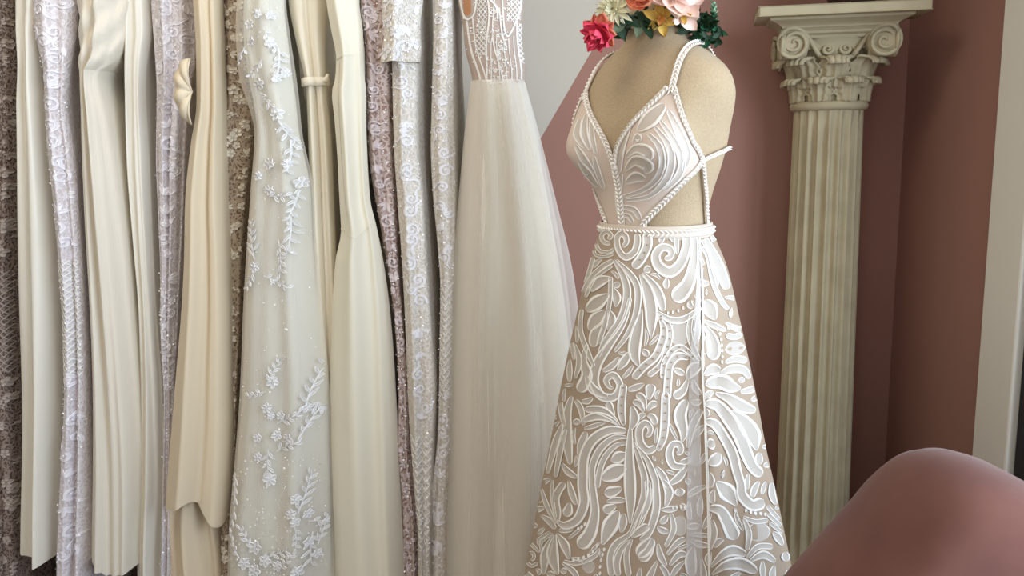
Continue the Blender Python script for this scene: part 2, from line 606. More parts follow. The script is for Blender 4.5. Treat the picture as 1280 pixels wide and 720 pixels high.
def face_pt(k, e, n, z):
    a = face_ang + k * PI / 2
    N = Vector((math.cos(a), math.sin(a), 0))
    E = Vector((-math.sin(a), math.cos(a), 0))
    return Vector((CX, CY, 0)) + E * e + N * n + Vector((0, 0, z))


def scroll_pts(k, c_e, c_z, r, side, n0, turns=2.2, up=True):
    pts, rad = [], []
    N = 46
    for i in range(N):
        t = i / (N - 1)
        a = PI * .5 + side * (-t) * turns * 2 * PI
        rr = r * (1 - t) ** .85 + r * .06
        pts.append(face_pt(k, c_e + rr * math.cos(a), n0 + .006 * t, c_z + rr * math.sin(a)))
        rad.append(lerp(.0062, .0035, t))
    return pts, rad


HALF_P = .207                 # half the top plate
vol_e, vol_z, vol_r = .112, zf(51), pxm(19, 2.34)
for k in range(4):
    for sd in (-1, 1):
        m = MB()
        pts, rad = scroll_pts(k, sd * vol_e, vol_z, vol_r, sd, .141)
        # the stalk that runs from the middle of the face up to the scroll
        st = []
        for i in range(10):
            t = i / 9
            st.append(face_pt(k, sd * lerp(.040, vol_e, t), lerp(.107, .141, t), vol_z - vol_r * .85 + (1.85 * vol_r) * math.sin(t * PI / 2) ** 1.1))
        m.tube(st + pts[1:], [.0065] * 9 + [.0065] + rad[1:], 8)
        # web that fills the coil
        cc = face_pt(k, sd * vol_e, .134, vol_z)
        disc = [face_pt(k, sd * vol_e + vol_r * .97 * math.cos(q / 24 * 2 * PI), .1375, vol_z + vol_r * .97 * math.sin(q / 24 * 2 * PI)) for q in range(24)]
        back = [face_pt(k, sd * (vol_e - .012) + vol_r * .9 * math.cos(q / 24 * 2 * PI), .076, vol_z + vol_r * .9 * math.sin(q / 24 * 2 * PI)) for q in range(24)]
        m.grid([disc, back], True)
        m.add(disc, [tuple(range(24))])
        m.build('volute', M['stone'], capital)
        m = MB()
        pts, rad = scroll_pts(k, sd * .023, vol_z - vol_r * .35, .015, -sd, .109, 1.6)
        st = [face_pt(k, sd * lerp(.054, .023, i / 5), .100 + .009 * i / 5, vol_z - vol_r * .7 + .03 * math.sin(i / 5 * PI / 2)) for i in range(6)]
        m.tube(st + pts[1:], [.0055] * 6 + rad[1:], 7)
        m.build('small_volute', M['stone'], capital)


def square_stack(levels, name, parent=None, mat=None):
    """levels = (half width, z): mitred square moulding"""
    rows = []
    for h, z in levels:
        bk = h - .19 * h / .207
        rows.append([face_pt(0, -h, h, z), face_pt(0, h, h, z), face_pt(0, h, bk, z), face_pt(0, -h, bk, z)])
    m = MB()
    m.grid(rows, True)
    m.f += [(0, 1, 2, 3), tuple(len(m.v) - 4 + i for i in (3, 2, 1, 0))]
    m.m += [0, 0]
    return m.build(name, mat or M['stone'], parent or column, False)


zt = zf(6)
zp0 = zt - pxm(12, 2.32)
ab = [(.107, zf(58)), (.112, zf(46)), (.121, zf(44)), (.123, zf(40.5)), (.132, zf(38)), (.132, zf(35)), (.139, zf(32))]
for i in range(7):
    t = i / 6
    ab.append((.143 + .032 * (1 - math.cos(t * PI / 2)), lerp(zf(31), zp0 - .006, t)))
ab.append((.176, zp0))
square_stack(ab, 'abacus')
bevel(square_stack([(HALF_P, zp0), (HALF_P, zt)], 'top_plate'), .003)
pot = MB().lathe([(0, 0), (.045, 0), (.056, .008), (.075, .06), (.085, .12), (.08, .2), (.055, .26), (.06, .28), (.05, .28), (.045, .26), (0, .24)], (CX + .01, CY - .11, zt), 32).build('pot', M['pot'])
tag(pot, 'dark brown round pot standing on top of the column', 'pot')

# ------------------------------------------------------------------ gowns on the rail
GROUP = 'wedding gowns on the rail'


class Gown:
    """a gown squeezed between its neighbours: a near lobe seen from the room and a flat body behind it"""
    def __init__(s, rows, Yn, depth=.35, folds=(3, .006, .02), slot=.019, seed=0, hem=None, top=None, bulge=1.0,
                 ridges=(), ny=64, nu=44, body=True, slot_x=None, shift=0.0, bshift=.007, edge=.004):
        s.rows, s.Yn, s.hem, s.seed = rows, Yn, hem, seed
        rnd = random.Random(seed)
        y0, y1 = rows[0][0], rows[-1][0]
        s.ny, s.nu = ny, nu
        ph = [rnd.uniform(0, 6.28) for _ in range(8)]
        slot_c = slot_x if slot_x is not None else at((rows[1][1] + rows[1][2]) / 2, 100, Yn).x
        s.front = []
        rings = []
        for i in range(ny):
            v = i / (ny - 1)
            y = lerp(y0, y1, v)
            L, R = interp(rows, y)
            xl, xr, z = at(L, y, Yn).x, at(R, y, Yn).x, at(L, y, Yn).z
            wd = xr - xl
            xl += edge * v * math.sin(v * 13 + ph[6]) * min(1, wd / .06)
            xr += edge * v * math.sin(v * 11 + ph[7]) * min(1, wd / .06)
            wd = xr - xl
            c = (xl + xr) / 2
            bd = min(.085, .55 * wd) * bulge
            amp = 1.6 * lerp(folds[1], folds[2], v) * min(1, wd / .07)
            fr = []
            for j in range(nu):
                u = .5 - .5 * math.cos(PI * j / (nu - 1))
                x = lerp(xl, xr, u)
                q = 2 * u - 1
                yy = Yn + bd * (1 - math.sqrt(max(0, 1 - q * q * .985)))
                env = (1 - q ** 4)
                k = folds[0]
                yy += amp * env * math.sin(2 * PI * k * u + ph[0] + .9 * math.sin(v * 4 + ph[1]))
                yy += amp * .45 * env * math.sin(2 * PI * k * 1.9 * u + ph[2] + 1.2 * math.sin(v * 3 + ph[3]))
                for (u0, u1, w_, a_) in ridges:
                    uc = lerp(u0, u1, v)
                    yy -= a_ * env * math.exp(-((u - uc) / w_) ** 2) * min(1, v * 3 + .25)
                zz = z
                if hem is not None:
                    hz = at(L, interp(hem, u)[0], Yn).z
                    zt_ = at(L, y0, Yn).z
                    zb_ = at(L, y1, Yn).z
                    zz = zt_ + (z - zt_) * lerp(1, (hz - zt_) / (zb_ - zt_), v ** 3)
                fr.append(Vector((x, yy + shift, zz)))
            s.front.append(fr)
            if not body:
                continue
            hs = min(slot, .5 * wd)
            xc = min(max(slot_c, xl + hs), xr - hs) + bshift
            D = depth * (0.72 if y < 90 else lerp(.8, 1.0, min(1, (y - 90) / 300)))
            ring = list(fr)
            zz = fr[-1].z
            NB = 9
            y_s = Yn + bd + .02
            for j in range(NB):
                t = j / (NB - 1)
                yy = lerp(y_s + .03, Yn + D, t)
                wv = .007 * v * math.sin(yy * 60 + ph[4])
                k = min(1, t * 3)
                ring.append(Vector((lerp(lerp(xr, xc + hs, .6), xc + hs, k) + wv, yy, fr[-1].z)))
            ring.append(Vector((xc, Yn + D + .015, fr[-1].z)))
            for j in range(NB):
                t = 1 - j / (NB - 1)
                yy = lerp(y_s + .03, Yn + D, t)
                wv = .007 * v * math.sin(yy * 60 + ph[5])
                k = min(1, t * 3)
                ring.append(Vector((lerp(lerp(xl, xc - hs, .6), xc - hs, k) + wv, yy, fr[0].z)))
            rings.append(ring)
        s.rings = rings

    def faces_mesh(s, name, mat, parent):
        m = MB()
        if s.rings:
            m.grid(s.rings, True)
        else:
            m.grid(s.front)
        return m.build(name, mat, parent)

    def split_mesh(s, parts, parent):
        """parts = [(name, y0, y1, mat)]: bodice and skirt as separate meshes of one cloth surface"""
        src = s.rings if s.rings else s.front
        y0, y1 = s.rows[0][0], s.rows[-1][0]
        out = []
        for name, a, b_, mat in parts:
            i0 = max(0, int(round((a - y0) / (y1 - y0) * (s.ny - 1))))
            i1 = min(s.ny - 1, int(round((b_ - y0) / (y1 - y0) * (s.ny - 1))))
            m = MB()
            m.grid(src[i0:i1 + 1], bool(s.rings))
            out.append(m.build(name, mat, parent))
        return out

    def S(s, u, v):
        """surface point and outward normal; u along the visible lobe 0..1, v from top to hem"""
        u = min(max(u, 0.0), 1.0)
        v = min(max(v, 0.0), 1.0)
        jf = math.acos(max(-1, min(1, 1 - 2 * u))) / PI * (s.nu - 1)
        if_ = v * (s.ny - 1)
        j, i = min(int(jf), s.nu - 2), min(int(if_), s.ny - 2)
        a, b_ = jf - j, if_ - i
        g = s.front
        p = (g[i][j] * (1 - a) + g[i][j + 1] * a) * (1 - b_) + (g[i + 1][j] * (1 - a) + g[i + 1][j + 1] * a) * b_
        du = g[i][j + 1] - g[i][j]
        dv = g[i + 1][j] - g[i][j]
        n = dv.cross(du)
        if n.length < 1e-12:
            n = Vector((0, -1, 0))
        n.normalize()
        if n.y > 0:
            n = -n
        return p, n

    def mapper(s, u0, v0):
        """local metres (a right, b down) around (u0, v0) -> surface"""
        y = lerp(s.rows[0][0], s.rows[-1][0], v0)
        L, R = interp(s.rows, y)
        W = max(.01, (at(R, y, s.Yn).x - at(L, y, s.Yn).x))
        H = s.front[0][0].z - s.front[-1][0].z

        def f(a, b_):
            u = u0 + a / W
            if u < .03 or u > .97:
                return None
            return s.S(u, v0 + b_ / H)
        return f

    def uv(s, x, y):
        L, R = interp(s.rows, y)
        y0, y1 = s.rows[0][0], s.rows[-1][0]
        return (x - L) / (R - L), (y - y0) / (y1 - y0)


PROF2 = ((-1, 0.3), (-.95, .9), (-.64, 1.0), (-.58, .4), (0, .3), (.58, .4), (.64, 1.0), (.95, .9), (1, 0.3))
PROF = ((-1, 0.0), (-.84, 1.0), (-.58, .45), (0, .4), (.58, .45), (.84, 1.0), (1, 0.0))


def stroke(m, surf, pts, widths, h=.002, step=.002, rimw=None, lift=.0006, prof=PROF, mats=(0, 1)):
    """a corded ribbon laid on a surface. pts 2D, widths full width in the same unit"""
    if not isinstance(widths, (list, tuple)):
        widths = [widths] * len(pts)
    path = spline([tuple(p) + (w_,) for p, w_ in zip(pts, widths)], step)
    n = len(path)
    # arc length for the rounded ends
    arc = [0]
    for i in range(1, n):
        arc.append(arc[-1] + math.dist(path[i][:2], path[i - 1][:2]))
    tot = max(arc[-1], 1e-9)
    rows = []

    def flush():
        if len(rows) > 1:
            b = len(m.v)
            nc = len(prof)
            m.v += [p for r in rows for p in r]
            for r in range(len(rows) - 1):
                for c in range(nc - 1):
                    m.f.append((b + r * nc + c, b + r * nc + c + 1, b + (r + 1) * nc + c + 1, b + (r + 1) * nc + c))
                    m.m.append(mats[1] if 2 <= c <= nc - 4 else mats[0])
        rows.clear()
    for i in range(n):
        x, y, wd = path[i]
        x0, y0_ = path[max(i - 1, 0)][:2]
        x1, y1_ = path[min(i + 1, n - 1)][:2]
        tx, ty = x1 - x0, y1_ - y0_
        l = math.hypot(tx, ty) or 1
        nx, ny = -ty / l, tx / l
        wd = max(wd, step * .3)
        e = min(arc[i], tot - arc[i])
        hw = wd / 2
        if e < hw:
            hw *= math.sqrt(max(.02, 1 - (1 - e / hw) ** 2))
        row = []
        for o, hh in prof:
            r = surf(x + nx * o * hw, y + ny * o * hw)
            if r is None:
                row = None
                break
            row.append(r[0] + r[1] * (lift + h * hh))
        if row is None:
            flush()
        else:
            rows.append(row)
    flush()


def spiral2d(cx, cy, r, turns=1.6, a0=0.0, sgn=1, tail=None):
    pts = []
    n = int(10 * turns)
    for i in range(n + 1):
        t = i / n
        rr = r * (.12 + .88 * t)
        a = a0 + sgn * (1 - t) * turns * 2 * PI
        pts.append((cx + rr * math.cos(a), cy + rr * math.sin(a)))
    if tail:
        pts += tail
    return pts


def motif_flower(m, surf, r, rnd, petals=5, h=.0025):
    a0 = rnd.uniform(0, 6.28)
    for k in range(petals):
        a = a0 + 2 * PI * k / petals
        c, s_ = math.cos(a), math.sin(a)
        stroke(m, surf, [(.15 * r * c, .15 * r * s_), (.6 * r * c, .6 * r * s_), (r * c, r * s_)], [.25 * r, .8 * r, .45 * r], h, r * .18)
    stroke(m, surf, [(-.12 * r, 0), (.12 * r, 0)], .32 * r, h * 1.8, r * .08)


def motif_spray(m, surf, ln, rnd, ang, leaves=7, h=.002, lw=.009):
    c, s_ = math.cos(ang), math.sin(ang)
    bend = rnd.uniform(-.35, .35)

    def P(t, off=0):
        x, y = t * ln, bend * ln * t * t + off
        return (x * c - y * s_, x * s_ + y * c)
    stroke(m, surf, [P(0), P(.35), P(.7), P(1)], [.0025, .0022, .002, .0015], h * .7, .004)
    for i in range(leaves):
        t = (i + 1) / leaves
        sd = 1 if i % 2 else -1
        bx = P(t * .95)
        ll = ln * .26 * rnd.uniform(.8, 1.15) * (1 - .35 * t)
        aa = ang + sd * rnd.uniform(.6, .95) + bend * t
        tip = (bx[0] + ll * math.cos(aa), bx[1] + ll * math.sin(aa))
        md = ((bx[0] * .45 + tip[0] * .55), (bx[1] * .45 + tip[1] * .55))
        stroke(m, surf, [bx, md, tip], [.15 * lw, lw, .15 * lw], h, .003)


def add_sequins(g, n, parent, vr=(0, 1), ur=(.03, .97), size=(.0012, .0027), name='sequins'):
    rnd = random.Random(g.seed + 99)
    m = MB()
    for _ in range(n):
        p, nn = g.S(rnd.uniform(*ur), rnd.uniform(*vr))
        d = (nn + Vector((rnd.uniform(-.7, .7), rnd.uniform(-.7, .7), rnd.uniform(-.7, .7)))).normalized()
        a = d.orthogonal().normalized()
        b_ = d.cross(a)
        r = rnd.uniform(*size)
        p = p + nn * .003
        m.add([p + a * r, p + b_ * r, p - a * r, p - b_ * r], [(0, 1, 2, 3)])
    o = m.build(name, M['sequin'], parent, False)
    o['kind'] = 'stuff'
    return o


RAIL_Y, RAIL_Z = 2.32, 2.06


def new_gown(label, rows, Yn):
    x = at((rows[1][1] + rows[1][2]) / 2, 0, Yn).x
    zb = max(0, at(0, rows[-1][0], Yn).z)
    return thing('wedding_gown', label, 'gown', (x, Yn + .2, zb), GROUP)


def hang(g, gown, mat, half=.11):
    """shoulder straps up to the hanger, and the hanger on the rail (above the frame)"""
    top = g.front[0]
    xc = (top[0].x + top[-1].x) / 2
    z0 = top[0].z
    zh = 1.90
    for sd in (-1, 1):
        yy = RAIL_Y + sd * half
        MB().tube([(xc, yy, z0 - .03), (xc, yy - sd * .01, lerp(z0, zh, .6)), (xc, yy - sd * .03, zh + .004), (xc + .006, yy - sd * .01, lerp(z0, zh, .6)), (xc + .008, yy, z0 - .03)], .004, 6).build('shoulder_strap', mat, gown)
    h = MB()
    h.tube([(xc, RAIL_Y - .17, zh - .035), (xc, RAIL_Y - .1, zh), (xc, RAIL_Y, zh + .035), (xc, RAIL_Y + .1, zh), (xc, RAIL_Y + .17, zh - .035)], .006, 8)
    hk = [(xc, RAIL_Y, zh + .03), (xc, RAIL_Y, RAIL_Z - .045)]
    for i in range(9):
        a = -PI / 2 + i / 8 * PI * 1.25
        hk.append((xc, RAIL_Y + .018 * math.cos(a) , RAIL_Z - .005 + .0185 * math.sin(a) ))
    h.tube(hk, .0022, 6)
    o = h.build('hanger', M['metal'])
    return o


HANGERS = []


def finish(g, gown, mat, noun):
    o = hang(g, gown, mat)
    tag(o, 'thin brass hanger holding the ' + noun, 'hanger', 'hangers on the rail')


rail = thing('clothes_rail', 'long brass clothes rail the wedding gowns hang from', 'clothes rail', (-.7, RAIL_Y, RAIL_Z))
MB().tube([(-2.0, RAIL_Y, RAIL_Z), (.16, RAIL_Y, RAIL_Z)], .012, 12).build('bar', M['metal'], rail)
for x in (-1.99, .10):
    MB().tube([(x, RAIL_Y, RAIL_Z), (x, RAIL_Y, CEIL)], .010, 12).build('ceiling_rod', M['metal'], rail)

# g0 taupe lace at the far end
R0 = [(-60, -60, 9), (0, -56, 10), (90, -50, 12), (200, -50, 12), (330, -52, 11), (450, -50, 13), (600, -50, 17), (760, -52, 22)]
gw = new_gown('taupe lace wedding gown with brown ground and fine net panels beside plain satin gown', R0, 2.22)
g0 = Gown(R0, 2.22, seed=1, folds=(3, .004, .012))
g0_parts = g0.split_mesh([('bodice', -60, 90, M['lace_taupe']), ('skirt', 90, 760, M['lace_taupe'])], gw)
finish(g0, gw, M['lace_taupe'], 'taupe lace gown')
# g1 satin
R1 = [(-60, 8, 50), (0, 12, 50), (40, 14, 46), (85, 17, 46), (130, 14, 50), (250, 13, 58), (400, 14, 66), (550, 16, 70), (704, 18, 69)]
gw = new_gown('smooth ivory satin wedding gown with one pale highlight fold, next to the taupe lace gown', R1, 2.16)
g1 = Gown(R1, 2.16, seed=2, folds=(1.4, .003, .012), ridges=((.78, .76, .16, .034), (.08, .08, .1, .02), (.42, .42, .16, -.016)), hem=[(0, 697), (.5, 703), (1, 700)])
g1.split_mesh([('bodice', -60, 85, M['satin']), ('skirt', 85, 704, M['satin'])], gw)
finish(g1, gw, M['satin'], 'ivory satin gown')
# g2 iridescent sequins
R2 = [(-60, 26, 90), (0, 29, 86), (35, 31, 84), (90, 46, 80), (130, 49, 78), (200, 53, 86), (270, 62, 92), (330, 66, 97), (400, 71, 101), (480, 73, 103), (600, 70, 103), (680, 66, 104), (780, 62, 108)]
gw2 = new_gown('lavender-white sequinned lace wedding gown with netted lower skirt and beaded hem', R2, 2.13)
g2 = Gown(R2, 2.13, seed=3, folds=(1.6, .004, .012))
g2_parts = g2.split_mesh([('bodice', -60, 95, M['lace_lav']), ('skirt', 95, 780, M['lace_lav'])], gw2)
finish(g2, gw2, M['lace_lav'], 'lavender sequinned gown')
# g3 chiffon with ruched bodice
R3 = [(-60, 80, 152), (0, 85, 150), (40, 88, 148), (75, 90, 136), (92, 95, 118), (150, 95, 128), (250, 97, 142), (350, 100, 153), (500, 103, 163), (600, 104, 167), (714, 101, 168)]
gw3 = new_gown('cream chiffon wedding gown with pleated ruched bodice and plain gathered skirt', R3, 2.12)
g3 = Gown(R3, 2.12, seed=4, folds=(2.2, .004, .012), ridges=((.55, .5, .1, .012), (.9, .85, .07, .010)), hem=[(0, 708), (.4, 714), (.45, 722), (1, 716)], ny=90)
# ruching: sloping pleats in the bodice
for i, fr in enumerate(g3.front):
    y = lerp(-60, 714, i / 89)
    if y < 88:
        for j, p in enumerate(fr):
            u = j / (g3.nu - 1)
            dy = .006 * math.sin((y - 26 * u) / 11 * 2 * PI) * (1 if y < 80 else .4)
            p.y += dy
            if i < len(g3.rings):
                g3.rings[i][j] = p
g3.split_mesh([('bodice', -60, 90, M['chiffon']), ('skirt', 90, 714, M['chiffon'])], gw3)
finish(g3, gw3, M['chiffon'], 'cream chiffon gown')
# g4 slim satin
R4 = [(-60, 147, 190), (0, 148, 182), (40, 149, 184), (70, 150, 180), (100, 151, 178), (200, 154, 182), (300, 162, 186), (400, 169, 192), (500, 170, 200), (600, 169, 204), (720, 168, 196), (780, 168, 196)]
gw = new_gown('slim glossy ivory satin wedding gown hanging beside the bow gown, partly covered by it', R4, 2.17)
g4 = Gown(R4, 2.17, seed=5, folds=(1.7, .004, .014), ridges=((.35, .3, .14, .016), (.85, .75, .1, .012)))
g4.split_mesh([('bodice', -60, 70, M['satin']), ('skirt', 70, 780, M['satin'])], gw)
finish(g4, gw, M['satin'], 'slim satin gown')
# g5 lavender sequins
R5 = [(-60, 178, 238), (0, 180, 237), (60, 185, 238), (120, 190, 230), (200, 189, 225), (270, 192, 224), (340, 196, 222), (420, 198, 219), (500, 203, 216), (600, 200, 216), (760, 196, 216)]
gw5 = new_gown('lilac-white beaded lace wedding gown tucked behind the beige bow gown', R5, 2.15)
g5 = Gown(R5, 2.15, seed=6, folds=(2.6, .005, .012))
g5_parts = g5.split_mesh([('bodice', -60, 130, M['lace_lav']), ('skirt', 130, 760, M['lace_lav'])], gw5)
finish(g5, gw5, M['lace_lav'], 'lilac beaded gown')
# g6 beige crepe with bow
R6 = [(-60, 233, 270), (0, 236, 270), (60, 240, 272), (130, 241, 273), (180, 233, 272), (250, 224, 272), (330, 220, 276), (420, 214, 280), (520, 206, 281), (600, 198, 277), (650, 193, 272)]
gw6 = new_gown('matte beige crepe wedding gown with a folded bow at the waist and pointed overskirt', R6, 2.08)
g6 = Gown(R6, 2.08, seed=7, folds=(1.4, .002, .008), ridges=((.45, .35, .1, .012), (.7, .62, .04, -.014), (.9, .85, .08, .012)),
          hem=[(0, 640), (.06, 646), (.3, 638), (.55, 629), (.6, 632), (.8, 660), (.93, 668), (1, 660)], slot=.02, ny=80)
g6.split_mesh([('bodice', -60, 130, M['crepe_beige']), ('overskirt', 130, 650, M['crepe_beige'])], gw6)
R6b = [(540, 206, 274), (640, 197, 268), (720, 197, 274), (790, 197, 278)]
Gown(R6b, 2.13, seed=17, folds=(2.2, .006, .012), body=False, ny=24).faces_mesh('underskirt', M['crepe_beige'], gw6)
finish(g6, gw6, M['crepe_beige'], 'beige bow gown')
# bow: one pleated fan loop showing past the edge
m = MB()
kn = at(241, 115, 2.07)
rows = []
for i in range(9):
    t = i / 8
    row = []
    for j in range(25):
        a = lerp(math.radians(80), math.radians(262), j / 24)
        rx, ry = pxm(20, 2.07), pxm(39, 2.07)
        rr = t ** .8
        x = kn.x + math.cos(a) * rx * rr * (1.0 if math.cos(a) < 0 else .3)
        z = kn.z + math.sin(a) * ry * rr
        y = 2.066 - .018 * math.sin(t * PI) + .007 * t * math.sin(j / 24 * PI * 9)
        row.append(Vector((x, y, z)))
    rows.append(row)
m.grid(rows)
bow = m.build('bow', M['crepe_beige'], gw6)
md = bow.modifiers.new('solid', 'SOLIDIFY')
md.thickness = .004
# g7 floral lace over brown
R7 = [(-60, 264, 330), (0, 267, 322), (60, 271, 318), (120, 274, 318), (180, 271, 312), (260, 272, 304), (340, 275, 299), (420, 279, 297), (500, 281, 294), (560, 278, 293), (640, 276, 292), (760, 272, 300)]
gw7 = new_gown('ivory floral lace wedding gown over brown net, squeezed beside the appliqued tulle gown', R7, 2.15)
g7 = Gown(R7, 2.15, seed=8, folds=(1.3, .003, .008))
g7_parts = g7.split_mesh([('bodice', -60, 110, M['lace_floral']), ('skirt', 110, 760, M['lace_floral'])], gw7)
finish(g7, gw7, M['lace_floral'], 'floral lace gown')
# g8 tulle with applique
R8 = [(-60, 300, 350), (0, 298, 348), (40, 297, 352), (90, 302, 358), (130, 310, 364), (165, 314, 368), (240, 306, 381), (300, 302, 384), (400, 295, 392), (500, 290, 400), (600, 284, 405), (680, 279, 408), (780, 276, 412)]
gw8 = new_gown('pale green-white tulle wedding gown with sparkling flower sprays sewn over the skirt', R8, 2.06)
g8 = Gown(R8, 2.06, seed=9, folds=(1.8, .003, .008), ridges=((.62, .62, .2, .018),), slot=.03, ny=80)
g8_parts = g8.split_mesh([('bodice', -60, 150, M['tulle_pale']), ('skirt', 150, 780, M['tulle_pale'])], gw8)
R8o = [(-60, 288, 352), (0, 287, 350), (40, 285, 354), (90, 288, 361), (130, 301, 367), (165, 310, 371), (240, 303, 384), (300, 299, 387), (400, 292, 395), (500, 287, 403), (600, 281, 408), (680, 276, 411), (780, 273, 415)]
g8o = Gown(R8o, 2.045, seed=9, folds=(1.8, .003, .008), ridges=((.62, .62, .2, .018),), body=False, ny=80)
g8_over = g8o.faces_mesh('tulle_overlay', M['tulle'], gw8)
finish(g8, gw8, M['tulle_core'], 'appliqued tulle gown')
# g9 satin wrap with belt
R9 = [(-60, 348, 412), (0, 355, 406), (50, 366, 403), (97, 378, 404), (108, 380, 405), (180, 382, 412), (280, 386, 416), (400, 392, 420), (500, 398, 424), (760, 398, 430)]
gw9 = new_gown('ivory wrap wedding gown with a narrow belt tied at the waist', R9, 2.13)
g9 = Gown(R9, 2.13, seed=10, folds=(1.3, .002, .010), ridges=((.5, .5, .05, -.018), (.25, .25, .12, .008)))
g9.split_mesh([('bodice', -60, 100, M['satin_warm']), ('skirt', 100, 760, M['satin_warm'])], gw9)
m = MB()
for dz, r in ((0, 1),):
    pts = []
    for j in range(17):
        u = j / 16
        p, n = g9.S(u, (102 + 60) / 820)
        pts.append((p, n))
    up = Vector((0, 0, pxm(5.5, 2.13)))
    rows = [[p + n * .004 - up for p, n in pts], [p + n * .010 - up * .8 for p, n in pts], [p + n * .010 + up * .8 for p, n in pts], [p + n * .004 + up for p, n in pts]]
    m.grid(rows)
q = g9.S(.97, 162 / 820)[0]
m.tube([q + Vector((0, -.01, 0)), q + Vector((.008, -.02, .004)), q + Vector((.013, -.018, .016))], [.007, .006, .003], 8)
m.build('belt', M['satin_warm'], gw9)
finish(g9, gw9, M['satin_warm'], 'belted ivory gown')
# g10 crepe mermaid
R10 = [(-60, 400, 450), (0, 404, 446), (40, 411, 451), (70, 417, 452), (95, 416, 453), (115, 411, 455), (150, 415, 455), (200, 419, 456), (250, 421, 459), (288, 422, 467), (330, 413, 474), (400, 407, 483), (480, 405, 490), (560, 407, 495), (640, 409, 498), (780, 411, 503)]
gw10 = new_gown('plain ivory crepe mermaid wedding gown with V seam above a flared skirt', R10, 2.07)
g10 = Gown(R10, 2.07, seed=11, folds=(1.2, .002, .007), ridges=((.4, .55, .16, .016), (.95, .78, .06, .010)), slot=.024, ny=80)
g10.split_mesh([('bodice', -60, 72, M['crepe']), ('hip_panel', 72, 291, M['crepe']), ('skirt', 291, 780, M['crepe'])], gw10)
m = MB()
f10 = lambda a, b_: g10.S(*g10.uv(a, b_)) if 0 < g10.uv(a, b_)[0] < 1 else None
stroke(m, f10, [(422, 287), (434, 291), (446, 296), (456, 288), (465, 279)], 1.3, .0012, 2)
m.build('seam', M['crepe'], gw10)
m = MB()
stroke(m, f10, [(417, 74), (430, 71), (445, 67)], 1.2, .001, 2)
stroke(m, f10, [(424, 75), (424, 120), (427, 200), (434, 270)], 1.0, .0008, 3)
m.build('seam', M['crepe'], gw10)
finish(g10, gw10, M['crepe'], 'mermaid crepe gown')
# g11 mauve scroll lace
R11 = [(-60, 436, 494), (0, 440, 490), (60, 451, 490), (120, 455, 488), (180, 457, 490), (250, 467, 494), (300, 477, 496), (350, 486, 499), (420, 494, 505), (500, 498, 510), (560, 497, 512), (640, 502, 520), (780, 500, 526)]
gw11 = new_gown('mauve-pink scroll lace wedding gown with brown ground, narrowing beside the mermaid gown', R11, 2.13)
g11 = Gown(R11, 2.13, seed=12, folds=(1.6, .004, .008))
g11_parts = g11.split_mesh([('bodice', -60, 120, M['lace_pink']), ('skirt', 120, 780, M['lace_pink'])], gw11)
finish(g11, gw11, M['lace_pink'], 'mauve lace gown')
# g12 white sequins with overlay
R12 = [(-60, 484, 522), (0, 486, 520), (80, 488, 520), (180, 491, 521), (250, 495, 528), (330, 500, 532), (420, 504, 538), (500, 508, 543), (560, 513, 541), (620, 518, 539), (680, 522, 538), (780, 520, 540)]
gw12 = new_gown('bright white sequinned wedding gown with a short beaded overtop', R12, 2.10)
g12 = Gown(R12, 2.10, seed=13, folds=(1.5, .003, .008), bshift=.024, slot=.028)
g12_parts = g12.split_mesh([('bodice', -60, 80, M['lace_white']), ('skirt', 80, 780, M['lace_white'])], gw12)
R12b = [(-60, 474, 530), (0, 475, 526), (40, 475, 524), (77, 474, 521)]
g12b = Gown(R12b, 2.075, seed=14, folds=(1.4, .004, .008), depth=.2, ny=24)
g12b_part = g12b.faces_mesh('overtop', M['lace_white'], gw12)
finish(g12, gw12, M['lace_white'], 'white sequinned gown')
# g13 beaded
R13 = [(-60, 540, 570), (0, 542, 565), (60, 540, 566), (130, 538, 566), (180, 537, 567), (240, 540, 568), (300, 546, 568), (360, 550, 566), (450, 548, 565), (540, 546, 563), (620, 538, 560), (700, 531, 560), (780, 526, 562)]
gw13 = new_gown('narrow white beaded lace wedding gown beside the plain tulle skirted gown', R13, 2.12)
g13 = Gown(R13, 2.12, seed=15, folds=(1.3, .003, .007), bshift=.016)
g13_parts = g13.split_mesh([('bodice', -60, 100, M['lace_white']), ('skirt', 100, 780, M['lace_white'])], gw13)
finish(g13, gw13, M['lace_white'], 'narrow beaded gown')
# g14 tulle skirt with sheer lace bodice
R14 = [(-60, 566, 652), (0, 571, 654), (40, 579, 655), (102, 588, 656)]
R14s = [(100, 588, 656), (150, 582, 667), (250, 574, 686), (350, 566, 702), (450, 561, 714), (550, 558, 722), (650, 557, 728), (790, 556, 734)]
gw14 = new_gown('wedding gown with open-work lace bodice and full plain ivory tulle skirt', R14, 2.10)
g14 = Gown(R14, 2.10, seed=16, folds=(1, .0, .0), depth=.26, ny=30, slot=.04, bulge=.7)
g14_part = g14.faces_mesh('bodice', M['bodice_brown'], gw14)
g14s = Gown(R14s, 2.10, seed=18, folds=(2.4, .003, .008), slot=.045, ny=60, depth=.42, ridges=((.35, .4, .1, .012), (.62, .7, .08, .012)))
g14s.faces_mesh('skirt', M['tulle_core'], gw14)
for k, (dl, dr, dy) in enumerate(((-2, 7, -.012), (-4, 16, -.024))):
    rr = [(y, l + dl * min(1, (y - 100) / 200), r_ + dr * min(1, (y - 100) / 250)) for y, l, r_ in R14s]
    Gown(rr, 2.10, seed=20 + k, folds=(3.0, .003, .008), body=False, ny=60, shift=dy).faces_mesh('tulle_layer', M['tulle'], gw14)
finish(g14, gw14, M['tulle_core'], 'tulle skirted gown')

